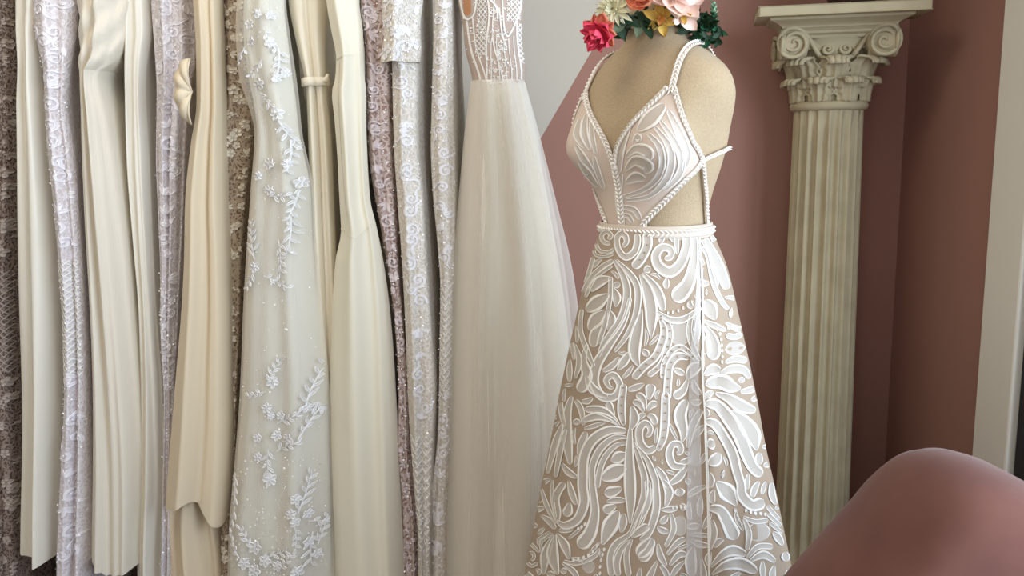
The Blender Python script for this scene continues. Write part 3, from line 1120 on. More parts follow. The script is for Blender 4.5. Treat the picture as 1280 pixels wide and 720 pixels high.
# ------------------------------------------------------------------ mannequin
MY = 1.72
MX = at(819, 285, MY).x
MZ = at(819, 285, MY).z
PSI = math.radians(52)
FV = Vector((-math.sin(PSI), -math.cos(PSI), 0))
RV = Vector((math.cos(PSI), -math.sin(PSI), 0))
SEC = [(-.26, .140, .105, .105), (-.10, .120, .096, .096), (0, .100, .086, .086), (.035, .104, .088, .087), (.07, .113, .092, .09), (.12, .130, .10, .10),
       (.165, .142, .104, .107), (.20, .150, .102, .107), (.23, .159, .097, .104), (.255, .163, .092, .10), (.278, .159, .084, .093), (.298, .147, .076, .086),
       (.315, .128, .068, .078), (.33, .106, .061, .07), (.343, .086, .056, .063), (.357, .068, .052, .057), (.372, .058, .05, .053), (.39, .053, .05, .052), (.43, .051, .05, .05)]


def torso(th, z, off=0.0):
    a, bf, bb = interp(SEC, z)
    a, bf, bb = a + off, bf + off, bb + off
    s, c = math.sin(th), math.cos(th)
    k = .82 if z < .34 else 1
    sx = math.copysign(abs(s) ** k, s)
    bump = 0
    for t0 in (-.66, .66):
        bump += .043 * math.exp(-((th - t0) / .42) ** 2 - ((z - .150) / (.052 if z < .15 else .075)) ** 2)
    fy = (bf if c > 0 else bb) * math.copysign(abs(c) ** .92, c)
    p = Vector((MX, MY, MZ + z)) + RV * (a * sx + bump * s) + FV * (fy + bump * c)
    return p


def torso_n(th, z):
    e = .01
    du = torso(th + e, z) - torso(th - e, z)
    dv = torso(th, z + .004) - torso(th, z - .004)
    return du.cross(dv).normalized()


mann = thing('dress_form', 'linen covered dressmaker mannequin with rounded shoulder wearing the swirl lace gown', 'mannequin', (MX, MY, 0))
NT = 96
rows = [[torso(2 * PI * k / NT - PI, lerp(-.26, .43, i / 90)) for k in range(NT)] for i in range(91)]
tm = MB().grid(rows, True)
tm.f += [tuple(range(NT))[::-1], tuple(90 * NT + k for k in range(NT))]
tm.m += [0, 0]
tm.build('torso', M['linen'], mann)
TBVH = BVHTree.FromPolygons(tm.v, tm.f)
MB().lathe([(0, 0), (.15, 0), (.15, .012), (.03, .03), (.018, .05), (0, .05)], (MX, MY, 0), 32).build('stand_base', M['wood'], mann)
MB().tube([(MX, MY, .04), (MX, MY, MZ - .25)], .014, 12).build('stand_pole', M['wood'], mann)


def thz(x, y):
    """photograph pixel -> (theta, z) on the torso"""
    h, n, i, d = TBVH.ray_cast(CAM, ray(x, y).normalized())
    if h is None:
        return None
    z = h.z - MZ
    best, bt = 9, 0
    for k in range(720):
        t = -PI + k * 2 * PI / 720
        d = (torso(t, z) - h).length
        if d < best:
            best, bt = d, t
    return bt, z


OFF = .005
dress = thing('lace_gown', 'white swirl lace wedding gown with plunging neckline and side cut-outs on the dress form', 'gown', (MX, MY, .02))
# right hand cup (wearer's left), mirrored for the other one
VE = [thz(*p) for p in ((768, 207), (774, 185), (788, 160), (806, 139), (824, 121), (836, 108))]
OE = [thz(*p) for p in ((806, 277), (830, 252), (856, 224), (876, 200), (866, 181), (856, 155), (848, 130), (842, 108))]
z_v = VE[0][1]
z_top = min(VE[-1][1], OE[-1][1])
ve = sorted([(z, t) for t, z in VE])
ve[0] = (ve[0][0], 0.0)
oe = [(z, t) for t, z in OE]
oe = sorted(oe)


def th_in(z):
    return 0.0 if z <= ve[0][0] else max(0.0, interp(ve, z)[0])


def th_out(z):
    return interp(oe, z)[0]


for sd in (1, -1):
    rows = []
    NZ, NC = 44, 24
    for i in range(NZ):
        z = lerp(0.0, z_top, i / (NZ - 1))
        a, b_ = th_in(z), th_out(z)
        rows.append([torso(sd * lerp(a, b_, j / (NC - 1)), z, OFF) for j in range(NC)])
    m = MB().grid(rows)
    o = m.build('bodice_cup', M['bodice_nude'], dress)
    if sd == 1:
        cupR = o
    else:
        cupL = o


def braid(path, width, name, parent, mat=None, step=.0078, rais=.004):
    """herringbone braid along [(point, normal)]"""
    m = MB()
    # resample by arc
    pts = [path[0]]
    acc = 0
    dense = []
    for (p, n), (p2, n2) in zip(path, path[1:]):
        k = max(2, int((p2 - p).length / .0008))
        for q in range(k):
            dense.append((p.lerp(p2, q / k), n.lerp(n2, q / k)))
    dense.append(path[-1])
    last = dense[0][0]
    smp = [dense[0]]
    for p, n in dense:
        acc += (p - last).length
        last = p
        if acc >= step:
            smp.append((p, n))
            acc = 0
    # flat tape underneath
    rows = []
    for i, (p, n) in enumerate(smp):
        t = (smp[min(i + 1, len(smp) - 1)][0] - smp[max(i - 1, 0)][0]).normalized()
        s = n.cross(t).normalized()
        rows.append([p - s * width * .5, p - s * width * .46 + n * .0018, p + s * width * .46 + n * .0018, p + s * width * .5])
        for sg in (-1, 1):
            c0 = p + n * .0015
            e0 = p + s * (sg * width * .47) + t * (-step * .95) + n * .001
            d = (e0 - c0)
            w_ = t * (step * .42)
            mid = c0 + d * .5 + n * rais
            m.add([c0 - w_ * .4, c0 + w_ * .4, c0 + d * .5 + w_, e0 + w_ * .5, e0 - w_ * .5, c0 + d * .5 - w_, mid],
                  [(0, 1, 6), (1, 2, 6), (2, 3, 6), (3, 4, 6), (4, 5, 6), (5, 0, 6)])
    if len(rows) > 1:
        m.grid(rows, m=1)
    return m.build(name, [mat or M['cord'], M['tape']], parent, False)


def tpath(tz, off=OFF + .001, sd=1):
    pts = []
    for (t, z), (t2, z2) in zip(tz, tz[1:]):
        for q in range(12):
            a, b_ = lerp(t, t2, q / 12), lerp(z, z2, q / 12)
            pts.append((torso(sd * a, b_, off), torso_n(sd * a, b_)))
    pts.append((torso(sd * tz[-1][0], tz[-1][1], off), torso_n(sd * tz[-1][0], tz[-1][1])))
    return pts


for sd in (1, -1):
    zs = [lerp(ve[0][0], z_top, i / 10) for i in range(11)]
    braid(tpath([(th_in(z), z) for z in zs], sd=sd), .0125, 'neckline_braid', dress)
    zo = [lerp(.003, z_top, i / 16) for i in range(17)]
    corner = max(zo, key=lambda z: th_out(z))
    braid(tpath([(th_out(z), z) for z in zo if z <= corner] + [(th_out(corner), corner)], sd=sd), .0125, 'cutout_braid', dress)
    braid(tpath([(th_out(corner), corner)] + [(th_out(z), z) for z in zo if z > corner], sd=sd), .010, 'cup_edge_braid', dress)
    # shoulder strap over the top to the back
    p0 = torso(sd * (VE[-1][0] + OE[-1][0]) / 2, z_top - .006, OFF)
    l0 = (p0 - Vector((MX, MY, 0))).dot(RV)
    f0 = (p0 - Vector((MX, MY, 0))).dot(FV)
    path = []
    for i in range(25):
        t = i / 24
        src = Vector((MX, MY, MZ + .6)) + RV * lerp(l0, sd * .075, t) + FV * lerp(f0 - .004, -.075, t)
        h, n, k, d = TBVH.ray_cast(src, Vector((0, 0, -1)))
        if h is not None and h.z > MZ + .1:
            path.append((h + n * OFF, n))
    for i in range(1, 13):
        t = i / 12
        zz = lerp(path[24 if len(path) > 24 else -1][0].z if i == 1 else zz0, MZ + .01, t) if i > 1 else path[-1][0].z - .012
        zz0 = path[-1][0].z if i == 1 else zz0
        src = Vector((MX, MY, zz)) + RV * (sd * lerp(.075, .02, t)) - FV * .4
        h, n, k, d = TBVH.ray_cast(src, FV)
        if h is not None:
            path.append((h + n * OFF, n))
    braid(path, .0125, 'shoulder_strap', dress)
    # side strap from the corner down to the waist, and around to the back
    cz = corner
    w_th = (thz(887, 276) or (1.95, .01))
    braid(tpath([(th_out(cz), cz), (lerp(th_out(cz), w_th[0], .5), cz * .5), (w_th[0], .004)], sd=sd), .0085, 'side_strap', dress)
    braid(tpath([(th_out(cz), cz), (th_out(cz) + .3, cz + .012), (th_out(cz) + .6, cz + .02), (2.6, cz + .02)], sd=sd), .0085, 'back_strap', dress)
# centre strip below the neckline
braid(tpath([(0.0, ve[0][0]), (0, ve[0][0] * .5), (0, 0.0)]), .017, 'centre_braid', dress)
# waistband
wb = [(torso(-PI + 2 * PI * k / 120, 0.0, OFF + .003), torso_n(-PI + 2 * PI * k / 120, 0.0)) for k in range(121)]
m = MB()
m.grid([[p + Vector((0, 0, dz)) + n * o for p, n in wb] for dz, o in ((.013, 0), (.012, .003), (-.012, .003), (-.016, .001))])
m.build('waistband', M['tape'], dress)
braid([(p + n * .004, n) for p, n in wb], .015, 'waist_braid', dress)

# ---- skirt of the lace gown
SK = [(283, 750, 889), (290, 748, 891), (310, 740, 900), (330, 734, 908), (360, 726, 916), (400, 717, 925), (450, 706, 936), (500, 696, 946), (550, 687, 955),
      (600, 677, 966), (660, 666, 978), (720, 655, 990), (800, 640, 1006), (960, 612, 1036)]
VIEW = math.atan2(MX, MY)     # direction from which the room looks at the skirt


def skirt_pt(th, y):
    """th: angle around the skirt, 0 towards the doorway side where one stands, positive to the window"""
    L, R = interp(SK, y)
    pl, pr = at(L, y, MY), at(R, y, MY)
    r = (pr.x - pl.x) / 2 * math.cos(VIEW) * .985
    c = (pl.x + pr.x) / 2
    v = max(0, (y - 300) / 660)
    rr = r * (1 + .030 * v ** .8 * math.sin(th * 9 + 1.0 + math.sin(v * 3)) + .018 * v * math.sin(th * 14 + 2.3))
    rr += .022 * min(1, v * 4) * math.exp(-((th - .46) / .10) ** 2) - .012 * min(1, v * 4) * math.exp(-((th - .66) / .10) ** 2)
    dx = math.sin(th - VIEW * 0)
    a = th
    # axis frame turned to the viewer
    fx, fy = -math.sin(VIEW), -math.cos(VIEW)
    sx, sy = math.cos(VIEW), -math.sin(VIEW)
    return Vector((c + rr * (math.sin(a) * sx + math.cos(a) * fx), MY + rr * (math.sin(a) * sy + math.cos(a) * fy), max(.02, (pl.z + pr.z) / 2)))


NSK, NRK = 168, 90
srows = [[skirt_pt(-PI + 2 * PI * k / NSK, lerp(283, 960, i / (NRK - 1))) for k in range(NSK)] for i in range(NRK)]
sk = MB().grid(srows, True)
skirt = sk.build('skirt', M['nude_net'], dress)
SBVH = BVHTree.FromPolygons(sk.v, sk.f)


def skirt_surf(x, y):
    h, n, i, d = SBVH.ray_cast(CAM, ray(x, y).normalized())
    if h is None:
        return None
    if n.dot(ray(x, y)) > 0:
        n = -n
    return h, n


# lace strokes, read off the photograph in enlarged crops: (x offset, y offset, enlargement)
CR = {'A': (690, 280), 'B': (810, 280), 'C': (670, 380), 'D': (810, 380), 'E': (660, 490), 'F': (810, 490), 'G': (650, 600), 'H': (800, 600), 'P': None}
LACE = [
    # crop, kind, points, widths in photograph pixels
    ('A', 'scroll', [(425, 120), (445, 85), (410, 60), (375, 90), (390, 135), (440, 150)], 4.5),
    ('A', 'scroll', [(350, 60), (335, 140), (360, 200), (420, 215), (470, 190)], 3.6),
    ('A', 'scroll', [(318, 150), (330, 230), (400, 247), (465, 225)], 3),
    ('A', 'scroll', [(530, 175), (560, 140), (552, 90), (515, 75), (490, 120), (505, 200), (555, 250), (615, 215), (640, 150), (640, 75)], [4, 5, 6, 6, 6, 6, 7, 7, 7, 7]),
    ('A', 'eyelet_band', [(710, 60), (715, 160), (670, 260), (610, 330)], 9.5),
    ('A', 'bud', [(690, 358), (720, 340), (745, 342)], [6, 8, 7]),
    ('P', 'leaf', [(800, 343), (809, 362), (814, 385), (814, 405), (814, 424)], [2, 11, 13, 10, 1]),
    ('A', 'leaf', [(680, 365), (770, 470), (815, 570), (832, 655)], [2, 8, 9, 5]),
    ('P', 'leaf', [(765, 348), (750, 352), (738, 364)], [3, 11, 6]),
    ('P', 'leaf', [(762, 368), (748, 378), (734, 389)], [3, 14, 7]),
    ('P', 'leaf', [(757, 388), (746, 399), (737, 413)], [3, 14, 6]),
    ('P', 'leaf', [(752, 405), (744, 418), (742, 434)], [4, 10, 8]),
    ('P', 'leaf', [(766, 360), (771, 372), (770, 384)], [3, 9, 2]),
    ('P', 'leaf', [(762, 388), (765, 400), (760, 413)], [3, 9, 2]),
    ('P', 'stem', [(764, 346), (763, 375), (757, 405), (749, 430)], 4.5),
    ('P', 'band', [(768, 325), (780, 347), (784, 367), (779, 392), (768, 412), (755, 430), (748, 447)], [3, 7, 8, 8, 8, 6, 3]),
    ('P', 'scroll', [(788, 372), (780, 402), (762, 431), (747, 455), (743, 478), (752, 495), (768, 496), (775, 482), (767, 469), (758, 475), (762, 484), (767, 485)], [4, 6, 8, 10, 10, 9, 8, 7, 7, 6, 4, 2]),
    ('P', 'band', [(770, 325), (788, 343), (797, 360), (797, 382), (792, 402), (782, 422), (768, 440)], [3, 6, 7, 7, 6, 5, 3]),
    ('P', 'band', [(767, 326), (752, 335), (738, 350), (728, 372), (721, 400)], 5),
    ('P', 'band', [(766, 332), (752, 342), (742, 352), (733, 372)], 3.5),
    ('P', 'band', [(742, 322), (737, 340), (731, 360), (723, 385)], 4.5),
    ('P', 'leaf', [(788, 440), (780, 452), (772, 463)], [4, 9, 2]),
    ('P', 'leaf', [(803, 386), (797, 412), (793, 440), (799, 458)], [1, 11, 12, 3]),
    ('B', 'leaf', [(170, 80), (190, 140)], [9, 2]),
    ('B', 'scroll', [(120, 262), (165, 250), (168, 195), (105, 178), (58, 235), (78, 315), (160, 362), (240, 300), (283, 180), (285, 80)], [5, 6, 7, 8, 9, 10, 11, 10, 9, 9]),
    ('B', 'paisley', [(345, 90), (345, 250), (310, 420), (255, 510), (185, 565)], [6, 8, 12, 16, 17]),
    ('B', 'band', [(392, 175), (445, 240), (490, 450), (555, 590), (600, 640)], [4, 5, 5, 5, 4]),
    ('B', 'paisley', [(425, 105), (520, 300), (590, 490)], [5, 10, 9]),
    ('B', 'band', [(470, 90), (555, 250), (618, 410)], [4, 7, 5]),
    ('B', 'band', [(395, 120), (450, 215), (480, 340), (520, 460)], 3),
    ('B', 'bud', [(398, 345), (412, 350)], 9),
    ('B', 'bud', [(425, 510), (445, 510)], 12),
    ('B', 'leaf', [(425, 570), (465, 640), (500, 720)], [8, 15, 4]),
    ('B', 'bud', [(605, 655), (628, 660)], 14),
    ('D', 'band', [(70, 60), (150, 112), (230, 124), (310, 92), (392, 25)], [3, 6, 7, 6, 4]),
    ('D', 'eyelet_band', [(75, 70), (150, 160), (163, 250), (140, 340), (95, 455), (0, 540)], [3, 6, 6, 6, 6, 6]),
    ('D', 'eyelet_band', [(85, 90), (118, 200), (95, 310), (50, 400), (-30, 470), (-110, 560)], [3, 7, 8, 8, 8, 8]),
    ('D', 'net_panel', [(240, 130), (240, 310)], [20, 19]),
    ('D', 'band', [(330, 70), (308, 190), (330, 300), (392, 430)], [4, 6, 6, 3]),
    ('D', 'eyelet_band', [(108, 560), (120, 450), (175, 355), (240, 325), (310, 365), (365, 430)], [5, 6, 6, 6, 5, 3]),
    ('D', 'eyelet_band', [(140, 720), (150, 560), (165, 455), (225, 392), (310, 405)], [8, 8, 8, 8, 5]),
    ('D', 'paisley', [(425, 165), (480, 260), (492, 350), (465, 415)], [4, 10, 13, 13]),
    ('D', 'net_panel', [(430, 240), (445, 380)], [9, 9]),
    ('D', 'bud', [(600, 70), (630, 72)], 15),
    ('D', 'band', [(580, 235), (640, 248), (700, 225)], 6),
    ('D', 'net_panel', [(645, 280), (660, 385)], [20, 22]),
    ('D', 'band', [(575, 440), (650, 412), (740, 425)], [3, 7, 7]),
    ('D', 'leaf', [(420, 535), (480, 492), (545, 500)], [3, 11, 7]),
    ('D', 'band', [(545, 520), (620, 488), (710, 495), (756, 560)], [4, 8, 8, 5]),
    ('D', 'leaf', [(430, 605), (540, 580), (620, 620), (690, 635)], [9, 15, 12, 3]),
    ('D', 'leaf', [(290, 560), (340, 490), (400, 450)], [5, 12, 6]),
    ('D', 'leaf', [(190, 700), (260, 650), (300, 560)], [10, 8, 3]),
    ('F', 'leaf', [(500, 10), (600, 45), (700, 110), (805, 140)], [3, 9, 13, 6]),
    ('F', 'band', [(430, 85), (515, 100), (600, 195), (680, 320), (730, 450), (780, 560), (850, 625)], [8, 11, 13, 13, 12, 11, 11]),
    ('F', 'band', [(430, 215), (500, 245), (570, 345), (630, 460), (665, 600), (720, 720)], [7, 9, 10, 10, 9, 7]),
    ('F', 'leaf', [(620, 140), (715, 225), (785, 330), (812, 440)], [2, 14, 16, 2]),
    ('F', 'leaf', [(832, 455), (828, 500), (832, 545)], [5, 8, 7]),
    ('F', 'bud', [(445, 395), (500, 382)], [15, 14]),
    ('F', 'leaf', [(450, 535), (500, 512), (525, 455)], [7, 12, 8]),
    ('F', 'bud', [(545, 612), (568, 618)], 16),
    ('F', 'leaf', [(460, 600), (470, 660), (465, 720)], [3, 8, 5]),
    ('F', 'eyelet_band', [(130, 0), (127, 180), (112, 340), (70, 440)], [8, 9, 8, 5]),
    ('F', 'scroll', [(210, 465), (243, 445), (232, 395), (180, 398), (158, 470), (190, 550), (275, 560)], [4, 6, 7, 7, 8, 8, 6]),
    ('F', 'bud', [(98, 525), (112, 525)], 9),
    ('F', 'leaf', [(290, 60), (240, 170), (265, 300), (250, 375)], [8, 13, 9, 2]),
    ('F', 'leaf', [(300, 420), (330, 270), (400, 130)], [4, 8, 6]),
    ('F', 'leaf', [(160, 690), (230, 640), (290, 560)], [4, 8, 4]),
    ('F', 'leaf', [(60, 560), (110, 630), (150, 720)], [3, 7, 6]),
    ('F', 'net_panel', [(370, 380), (350, 560)], [7, 9]),
    ('F', 'bud', [(345, 600), (360, 600)], 14),
    ('E', 'leaf', [(600, 75), (618, 120), (650, 180)], [8, 7, 2]),
    ('E', 'leaf', [(430, 130), (540, 138), (620, 180), (682, 242)], [6, 9, 7, 2]),
    ('E', 'leaf', [(415, 215), (520, 182), (620, 205), (692, 255)], [6, 8, 6, 2]),
    ('E', 'eyelet_band', [(722, -60), (706, 60), (704, 160), (722, 250)], [7, 8, 8, 4]),
    ('E', 'band', [(742, 292), (610, 288), (490, 360), (425, 490), (405, 720)], [5, 9, 10, 10, 10]),
    ('E', 'band', [(745, 340), (645, 345), (545, 425), (485, 555), (473, 720)], [3, 6, 7, 7, 7]),
    ('E', 'band', [(745, 383), (655, 405), (572, 500), (533, 620), (520, 720)], [3, 5, 6, 6, 6]),
    ('E', 'leaf', [(740, 462), (680, 490), (625, 522)], [4, 12, 4]),
    ('E', 'leaf', [(740, 560), (650, 605), (555, 652)], [6, 17, 8]),
    ('E', 'stem', [(770, 270), (762, 480), (765, 720)], [4, 9, 12]),
    ('E', 'scroll', [(880, 330), (910, 315), (915, 265), (875, 235), (835, 290), (845, 385), (900, 440), (960, 410)], [4, 5, 6, 7, 8, 8, 8, 6]),
    ('E', 'band', [(785, 350), (825, 470), (870, 620), (885, 720)], [2, 5, 7, 7]),
    ('E', 'band', [(805, 395), (890, 500), (940, 620), (955, 720)], [2, 5, 7, 7]),
    ('E', 'leaf', [(868, 150), (840, 92), (788, 72)], [3, 7, 6]),
    ('E', 'leaf', [(880, 130), (862, 50), (815, 18)], [3, 7, 7]),
    ('E', 'leaf', [(892, 140), (930, 95), (970, 90)], [3, 7, 7]),
    ('E', 'leaf', [(895, 175), (935, 190), (955, 245)], [3, 7, 6]),
    ('E', 'leaf', [(905, 60), (915, 0), (925, -60)], [3, 9, 12]),
    ('E', 'leaf', [(768, 285), (800, 200), (780, 105)], [3, 10, 4]),
    ('E', 'bud', [(935, 505), (955, 490)], [7, 9]),
    ('E', 'leaf', [(330, 30), (295, 180), (300, 380), (320, 545)], [4, 9, 10, 4]),
    ('E', 'band', [(265, 240), (210, 380), (150, 610)], [3, 7, 4]),
    ('E', 'eyelet_band', [(290, -250), (255, -120), (240, 20), (262, 190), (285, 260)], [5, 6, 6, 5, 3]),
    ('E', 'band', [(292, 280), (250, 430), (212, 640)], [3, 6, 4]),
    ('E', 'bud', [(208, 190), (224, 190)], 8),
    ('E', 'leaf', [(360, 60), (400, 130), (420, 250)], [4, 6, 3]),
    ('E', 'leaf', [(440, 300), (400, 390), (380, 480)], [6, 7, 2]),
    ('C', 'leaf', [(390, 300), (360, 420), (385, 540), (330, 660)], [3, 7, 11, 12]),
    ('C', 'band', [(350, 40), (340, 200), (400, 380), (440, 470)], [4, 5, 5, 3]),
    ('C', 'leaf', [(300, 300), (330, 430), (300, 560)], [2, 6, 3]),
    ('C', 'band', [(290, 100), (270, 260), (290, 420)], [3, 4, 3]),
    ('C', 'leaf', [(380, 540), (430, 640), (540, 700)], [3, 9, 4]),
    ('G', 'band', [(482, 0), (484, 170), (435, 295), (345, 342), (285, 310)], [10, 10, 9, 8, 3]),
    ('G', 'paisley', [(553, 0), (562, 240), (525, 400), (445, 505)], [7, 9, 13, 15]),
    ('G', 'leaf', [(765, 60), (690, 90), (635, 95)], [4, 11, 11]),
    ('G', 'leaf', [(722, 190), (660, 222), (635, 245)], [4, 11, 12]),
    ('G', 'leaf', [(742, 230), (680, 340), (618, 485)], [5, 16, 3]),
    ('G', 'leaf', [(780, 250), (772, 320), (760, 395)], [4, 9, 3]),
    ('G', 'stem', [(830, 0), (832, 180), (828, 325)], [12, 9, 2]),
    ('G', 'band', [(925, 0), (930, 120), (872, 280), (825, 400), (722, 480), (678, 580), (690, 720)], [7, 7, 5, 5, 7, 7, 7]),
    ('G', 'band', [(975, 60), (960, 180), (890, 310), (830, 420)], [6, 6, 5, 3]),
    ('G', 'band', [(830, 450), (762, 520), (728, 620), (740, 720)], [3, 6, 7, 6]),
    ('G', 'band', [(842, 440), (802, 560), (820, 720)], [3, 6, 6]),
    ('G', 'leaf', [(965, 340), (890, 390), (838, 432)], [9, 8, 2]),
    ('G', 'paisley', [(1000, 440), (950, 500), (885, 570)], [9, 14, 14]),
    ('G', 'eyelet_band', [(335, 20), (272, 130), (285, 250), (282, 330)], [7, 8, 7, 3]),
    ('G', 'leaf', [(375, 170), (362, 235), (340, 270)], [4, 10, 8]),
    ('G', 'leaf', [(280, 400), (340, 490), (372, 595)], [2, 9, 3]),
    ('G', 'leaf', [(270, 410), (250, 560), (290, 710)], [2, 12, 3]),
    ('G', 'leaf', [(255, 410), (195, 560), (180, 710)], [2, 10, 3]),
    ('G', 'leaf', [(295, 385), (345, 372), (400, 375)], [3, 7, 3]),
    ('G', 'band', [(160, 50), (205, 190), (272, 330)], [2, 5, 2]),
    ('G', 'band', [(248, 0), (250, 150), (280, 320)], [2, 4, 2]),
    ('G', 'scroll', [(85, 600), (110, 590), (105, 550), (70, 555), (60, 610), (95, 645), (140, 620)], 3.5),
    ('G', 'band', [(150, 490), (145, 445), (230, 392)], 3.5),
    ('G', 'band', [(170, 540), (165, 470), (250, 400)], 3),
    ('G', 'net_panel', [(470, 660), (560, 640)], [13, 13]),
    ('G', 'band', [(330, 610), (440, 625), (560, 570), (600, 510)], [4, 4, 5, 2]),
    ('G', 'leaf', [(320, 620), (400, 680), (440, 740)], [2, 6, 4]),
    ('H', 'paisley', [(725, 0), (765, 120), (840, 190), (925, 160)], [10, 10, 11, 14]),
    ('H', 'leaf', [(570, 15), (655, 95), (722, 195)], [4, 17, 2]),
    ('H', 'paisley', [(520, 210), (600, 230), (660, 330), (712, 445)], [7, 10, 13, 16]),
    ('H', 'net_panel', [(880, 320), (895, 460)], [24, 24]),
    ('H', 'band', [(770, 275), (860, 312), (955, 300)], [3, 5, 5]),
    ('H', 'band', [(775, 285), (812, 400), (800, 525)], [3, 6, 4]),
    ('H', 'band', [(800, 585), (880, 502), (995, 500)], [3, 6, 6]),
    ('H', 'band', [(820, 610), (920, 560), (1012, 612)], [3, 8, 5]),
    ('H', 'leaf', [(530, 655), (620, 560), (700, 530), (795, 560)], [2, 8, 11, 6]),
    ('H', 'leaf', [(540, 710), (640, 640), (760, 630), (870, 690)], [2, 9, 13, 8]),
    ('H', 'leaf', [(980, 20), (985, 110), (1012, 185)], [4, 7, 4]),
    ('H', 'band', [(950, 195), (1042, 300)], 4.5),
    ('H', 'band', [(955, 255), (1052, 345)], 4.5),
    ('H', 'band', [(965, 320), (1062, 395)], 4),
    ('H', 'leaf', [(990, 390), (1030, 430), (1065, 490)], [3, 8, 4]),
    ('H', 'bud', [(1082, 540), (1090, 610)], [8, 9]),
    ('H', 'band', [(55, 0), (60, 160), (5, 330)], [6, 6, 4]),
    ('H', 'band', [(118, 0), (120, 220), (62, 400), (0, 450)], [7, 8, 7, 5]),
    ('H', 'paisley', [(95, 440), (60, 540), (0, 600)], [4, 10, 13]),
    ('H', 'bud', [(290, 60), (300, 120)], [11, 13]),
    ('H', 'leaf', [(170, 0), (215, 90), (190, 200)], [4, 9, 3]),
    ('H', 'net_panel', [(300, 270), (300, 420)], [11, 11]),
    ('H', 'band', [(230, 250), (250, 370), (190, 500)], [4, 6, 4]),
    ('H', 'band', [(200, 560), (280, 470), (340, 440)], [3, 6, 5]),
    ('H', 'band', [(220, 640), (290, 560), (350, 560)], [3, 7, 5]),
    ('H', 'leaf', [(390, 720), (380, 600), (400, 500)], [9, 12, 4]),
    ('H', 'leaf', [(540, 300), (555, 400), (530, 520)], [4, 7, 3]),
    ('H', 'leaf', [(150, 640), (190, 690), (210, 760)], [3, 6, 4]),
]
DASH = [('B', [(150, 668), (185, 662), (225, 650), (265, 630), (300, 602), (330, 585)]),
        ('D', [(345, 190), (350, 225), (355, 290), (360, 330), (345, 110)]),
        ('D', [(515, 190), (535, 225), (545, 265), (548, 310), (552, 350), (555, 395), (553, 435)]),
        ('D', [(600, 180), (630, 182), (660, 180)]),
        ('G', [(405, 600), (440, 590), (480, 580), (515, 562), (550, 535), (580, 490)]),
        ('G', [(632, 520), (620, 560), (608, 600), (602, 650), (600, 700)]),
        ('G', [(440, 365), (465, 350), (490, 330)]),
        ('H', [(712, 230), (728, 262), (742, 295), (762, 328)]),
        ('H', [(790, 228), (825, 240), (860, 250), (900, 252), (935, 258)]),
        ('H', [(245, 205), (275, 200), (305, 200), (335, 205)])]


def to_px(c, p):
    return p if c == 'P' else (CR[c][0] + p[0] / 6.0, CR[c][1] + p[1] / 6.0)


LP = {'scroll': 'lace_scroll', 'band': 'lace_band', 'leaf': 'lace_leaf', 'bud': 'lace_bud', 'paisley': 'lace_paisley',
      'eyelet_band': 'lace_eyelet_band', 'stem': 'lace_stem', 'net_panel': 'lace_net_panel'}
FLATP = ((-1, 0.0), (-.94, .4), (-.9, .35), (0, .35), (.9, .35), (.94, .4), (1, 0.0))
# strokes that run on from one crop into the next are one stroke
STROKES = []
pool = []
for c, kind, pts, wd in LACE:
    wd = list(wd) if isinstance(wd, (list, tuple)) else [wd] * len(pts)
    pool.append([c, kind, [tuple(to_px(c, p)) for p in pts], wd, c != 'P' and pts[0][1] <= 10, c != 'P' and pts[-1][1] >= 700])
used = set()
for i, a in enumerate(pool):
    if i in used or not a[5]:
        continue
    for j, b_ in enumerate(pool):
        if j != i and j not in used and b_[4] and not (a[1] == 'leaf') and math.dist(a[2][-1], b_[2][0]) < 14:
            q = ((a[2][-1][0] + b_[2][0][0]) / 2, (a[2][-1][1] + b_[2][0][1]) / 2)
            a[2] = a[2][:-1] + [q] + b_[2][1:]
            a[3] = a[3][:-1] + [(a[3][-1] + b_[3][0]) / 2] + b_[3][1:]
            used.add(j)
            break
LACE = [('P', p[1], p[2], p[3]) for i, p in enumerate(pool) if i not in used]
back = MB()
for idx, (c, kind, pts, wd) in enumerate(LACE):
    m = MB()
    pp = [to_px(c, p) for p in pts]
    lift = .0006 + .00025 * (idx % 5)
    if not isinstance(wd, (list, tuple)):
        wd = [wd] * len(pp)
    wd = [w_ * 1.32 for w_ in wd]
    if kind == 'net_panel':
        stroke(m, skirt_surf, pp, wd, .001, 2.0, lift=.0003, prof=FLATP)
    else:
        stroke(m, skirt_surf, pp, wd, .0006, 1.6, lift=lift, prof=PROF2)
    if kind == 'eyelet_band':
        path = spline([tuple(p) for p in pp], 1.0)
        for k in range(6, len(path) - 5, 10):
            r = skirt_surf(*path[k])
            if r:
                p, n = r
                p = p + n * (lift + .0018)
                a = n.orthogonal().normalized()
                q = n.cross(a)
                m.add([p + a * (.0017 * math.cos(j * PI / 3)) + q * (.0017 * math.sin(j * PI / 3)) for j in range(6)], [(0, 1, 2, 3, 4, 5)], 2)
    if not m.f:
        continue
    m.build(LP[kind], [M['cord'], M['fill'], M['eyelet']], skirt)
    # the same lace goes on round the back of the skirt
    b0 = len(back.v)
    for p in m.v:
        q = Vector((2 * MX - p.x, 2 * MY - p.y, p.z))
        h, n, i, d = SBVH.find_nearest(q)
        if n.dot(h - Vector((MX, MY, h.z))) < 0:
            n = -n
        back.v.append(h + n * .002)
    back.f += [tuple(i + b0 for i in f) for f in m.f]
    back.m += m.m
o = back.build('back_lace', [M['cord'], M['fill'], M['eyelet']], skirt)
o['kind'] = 'stuff'
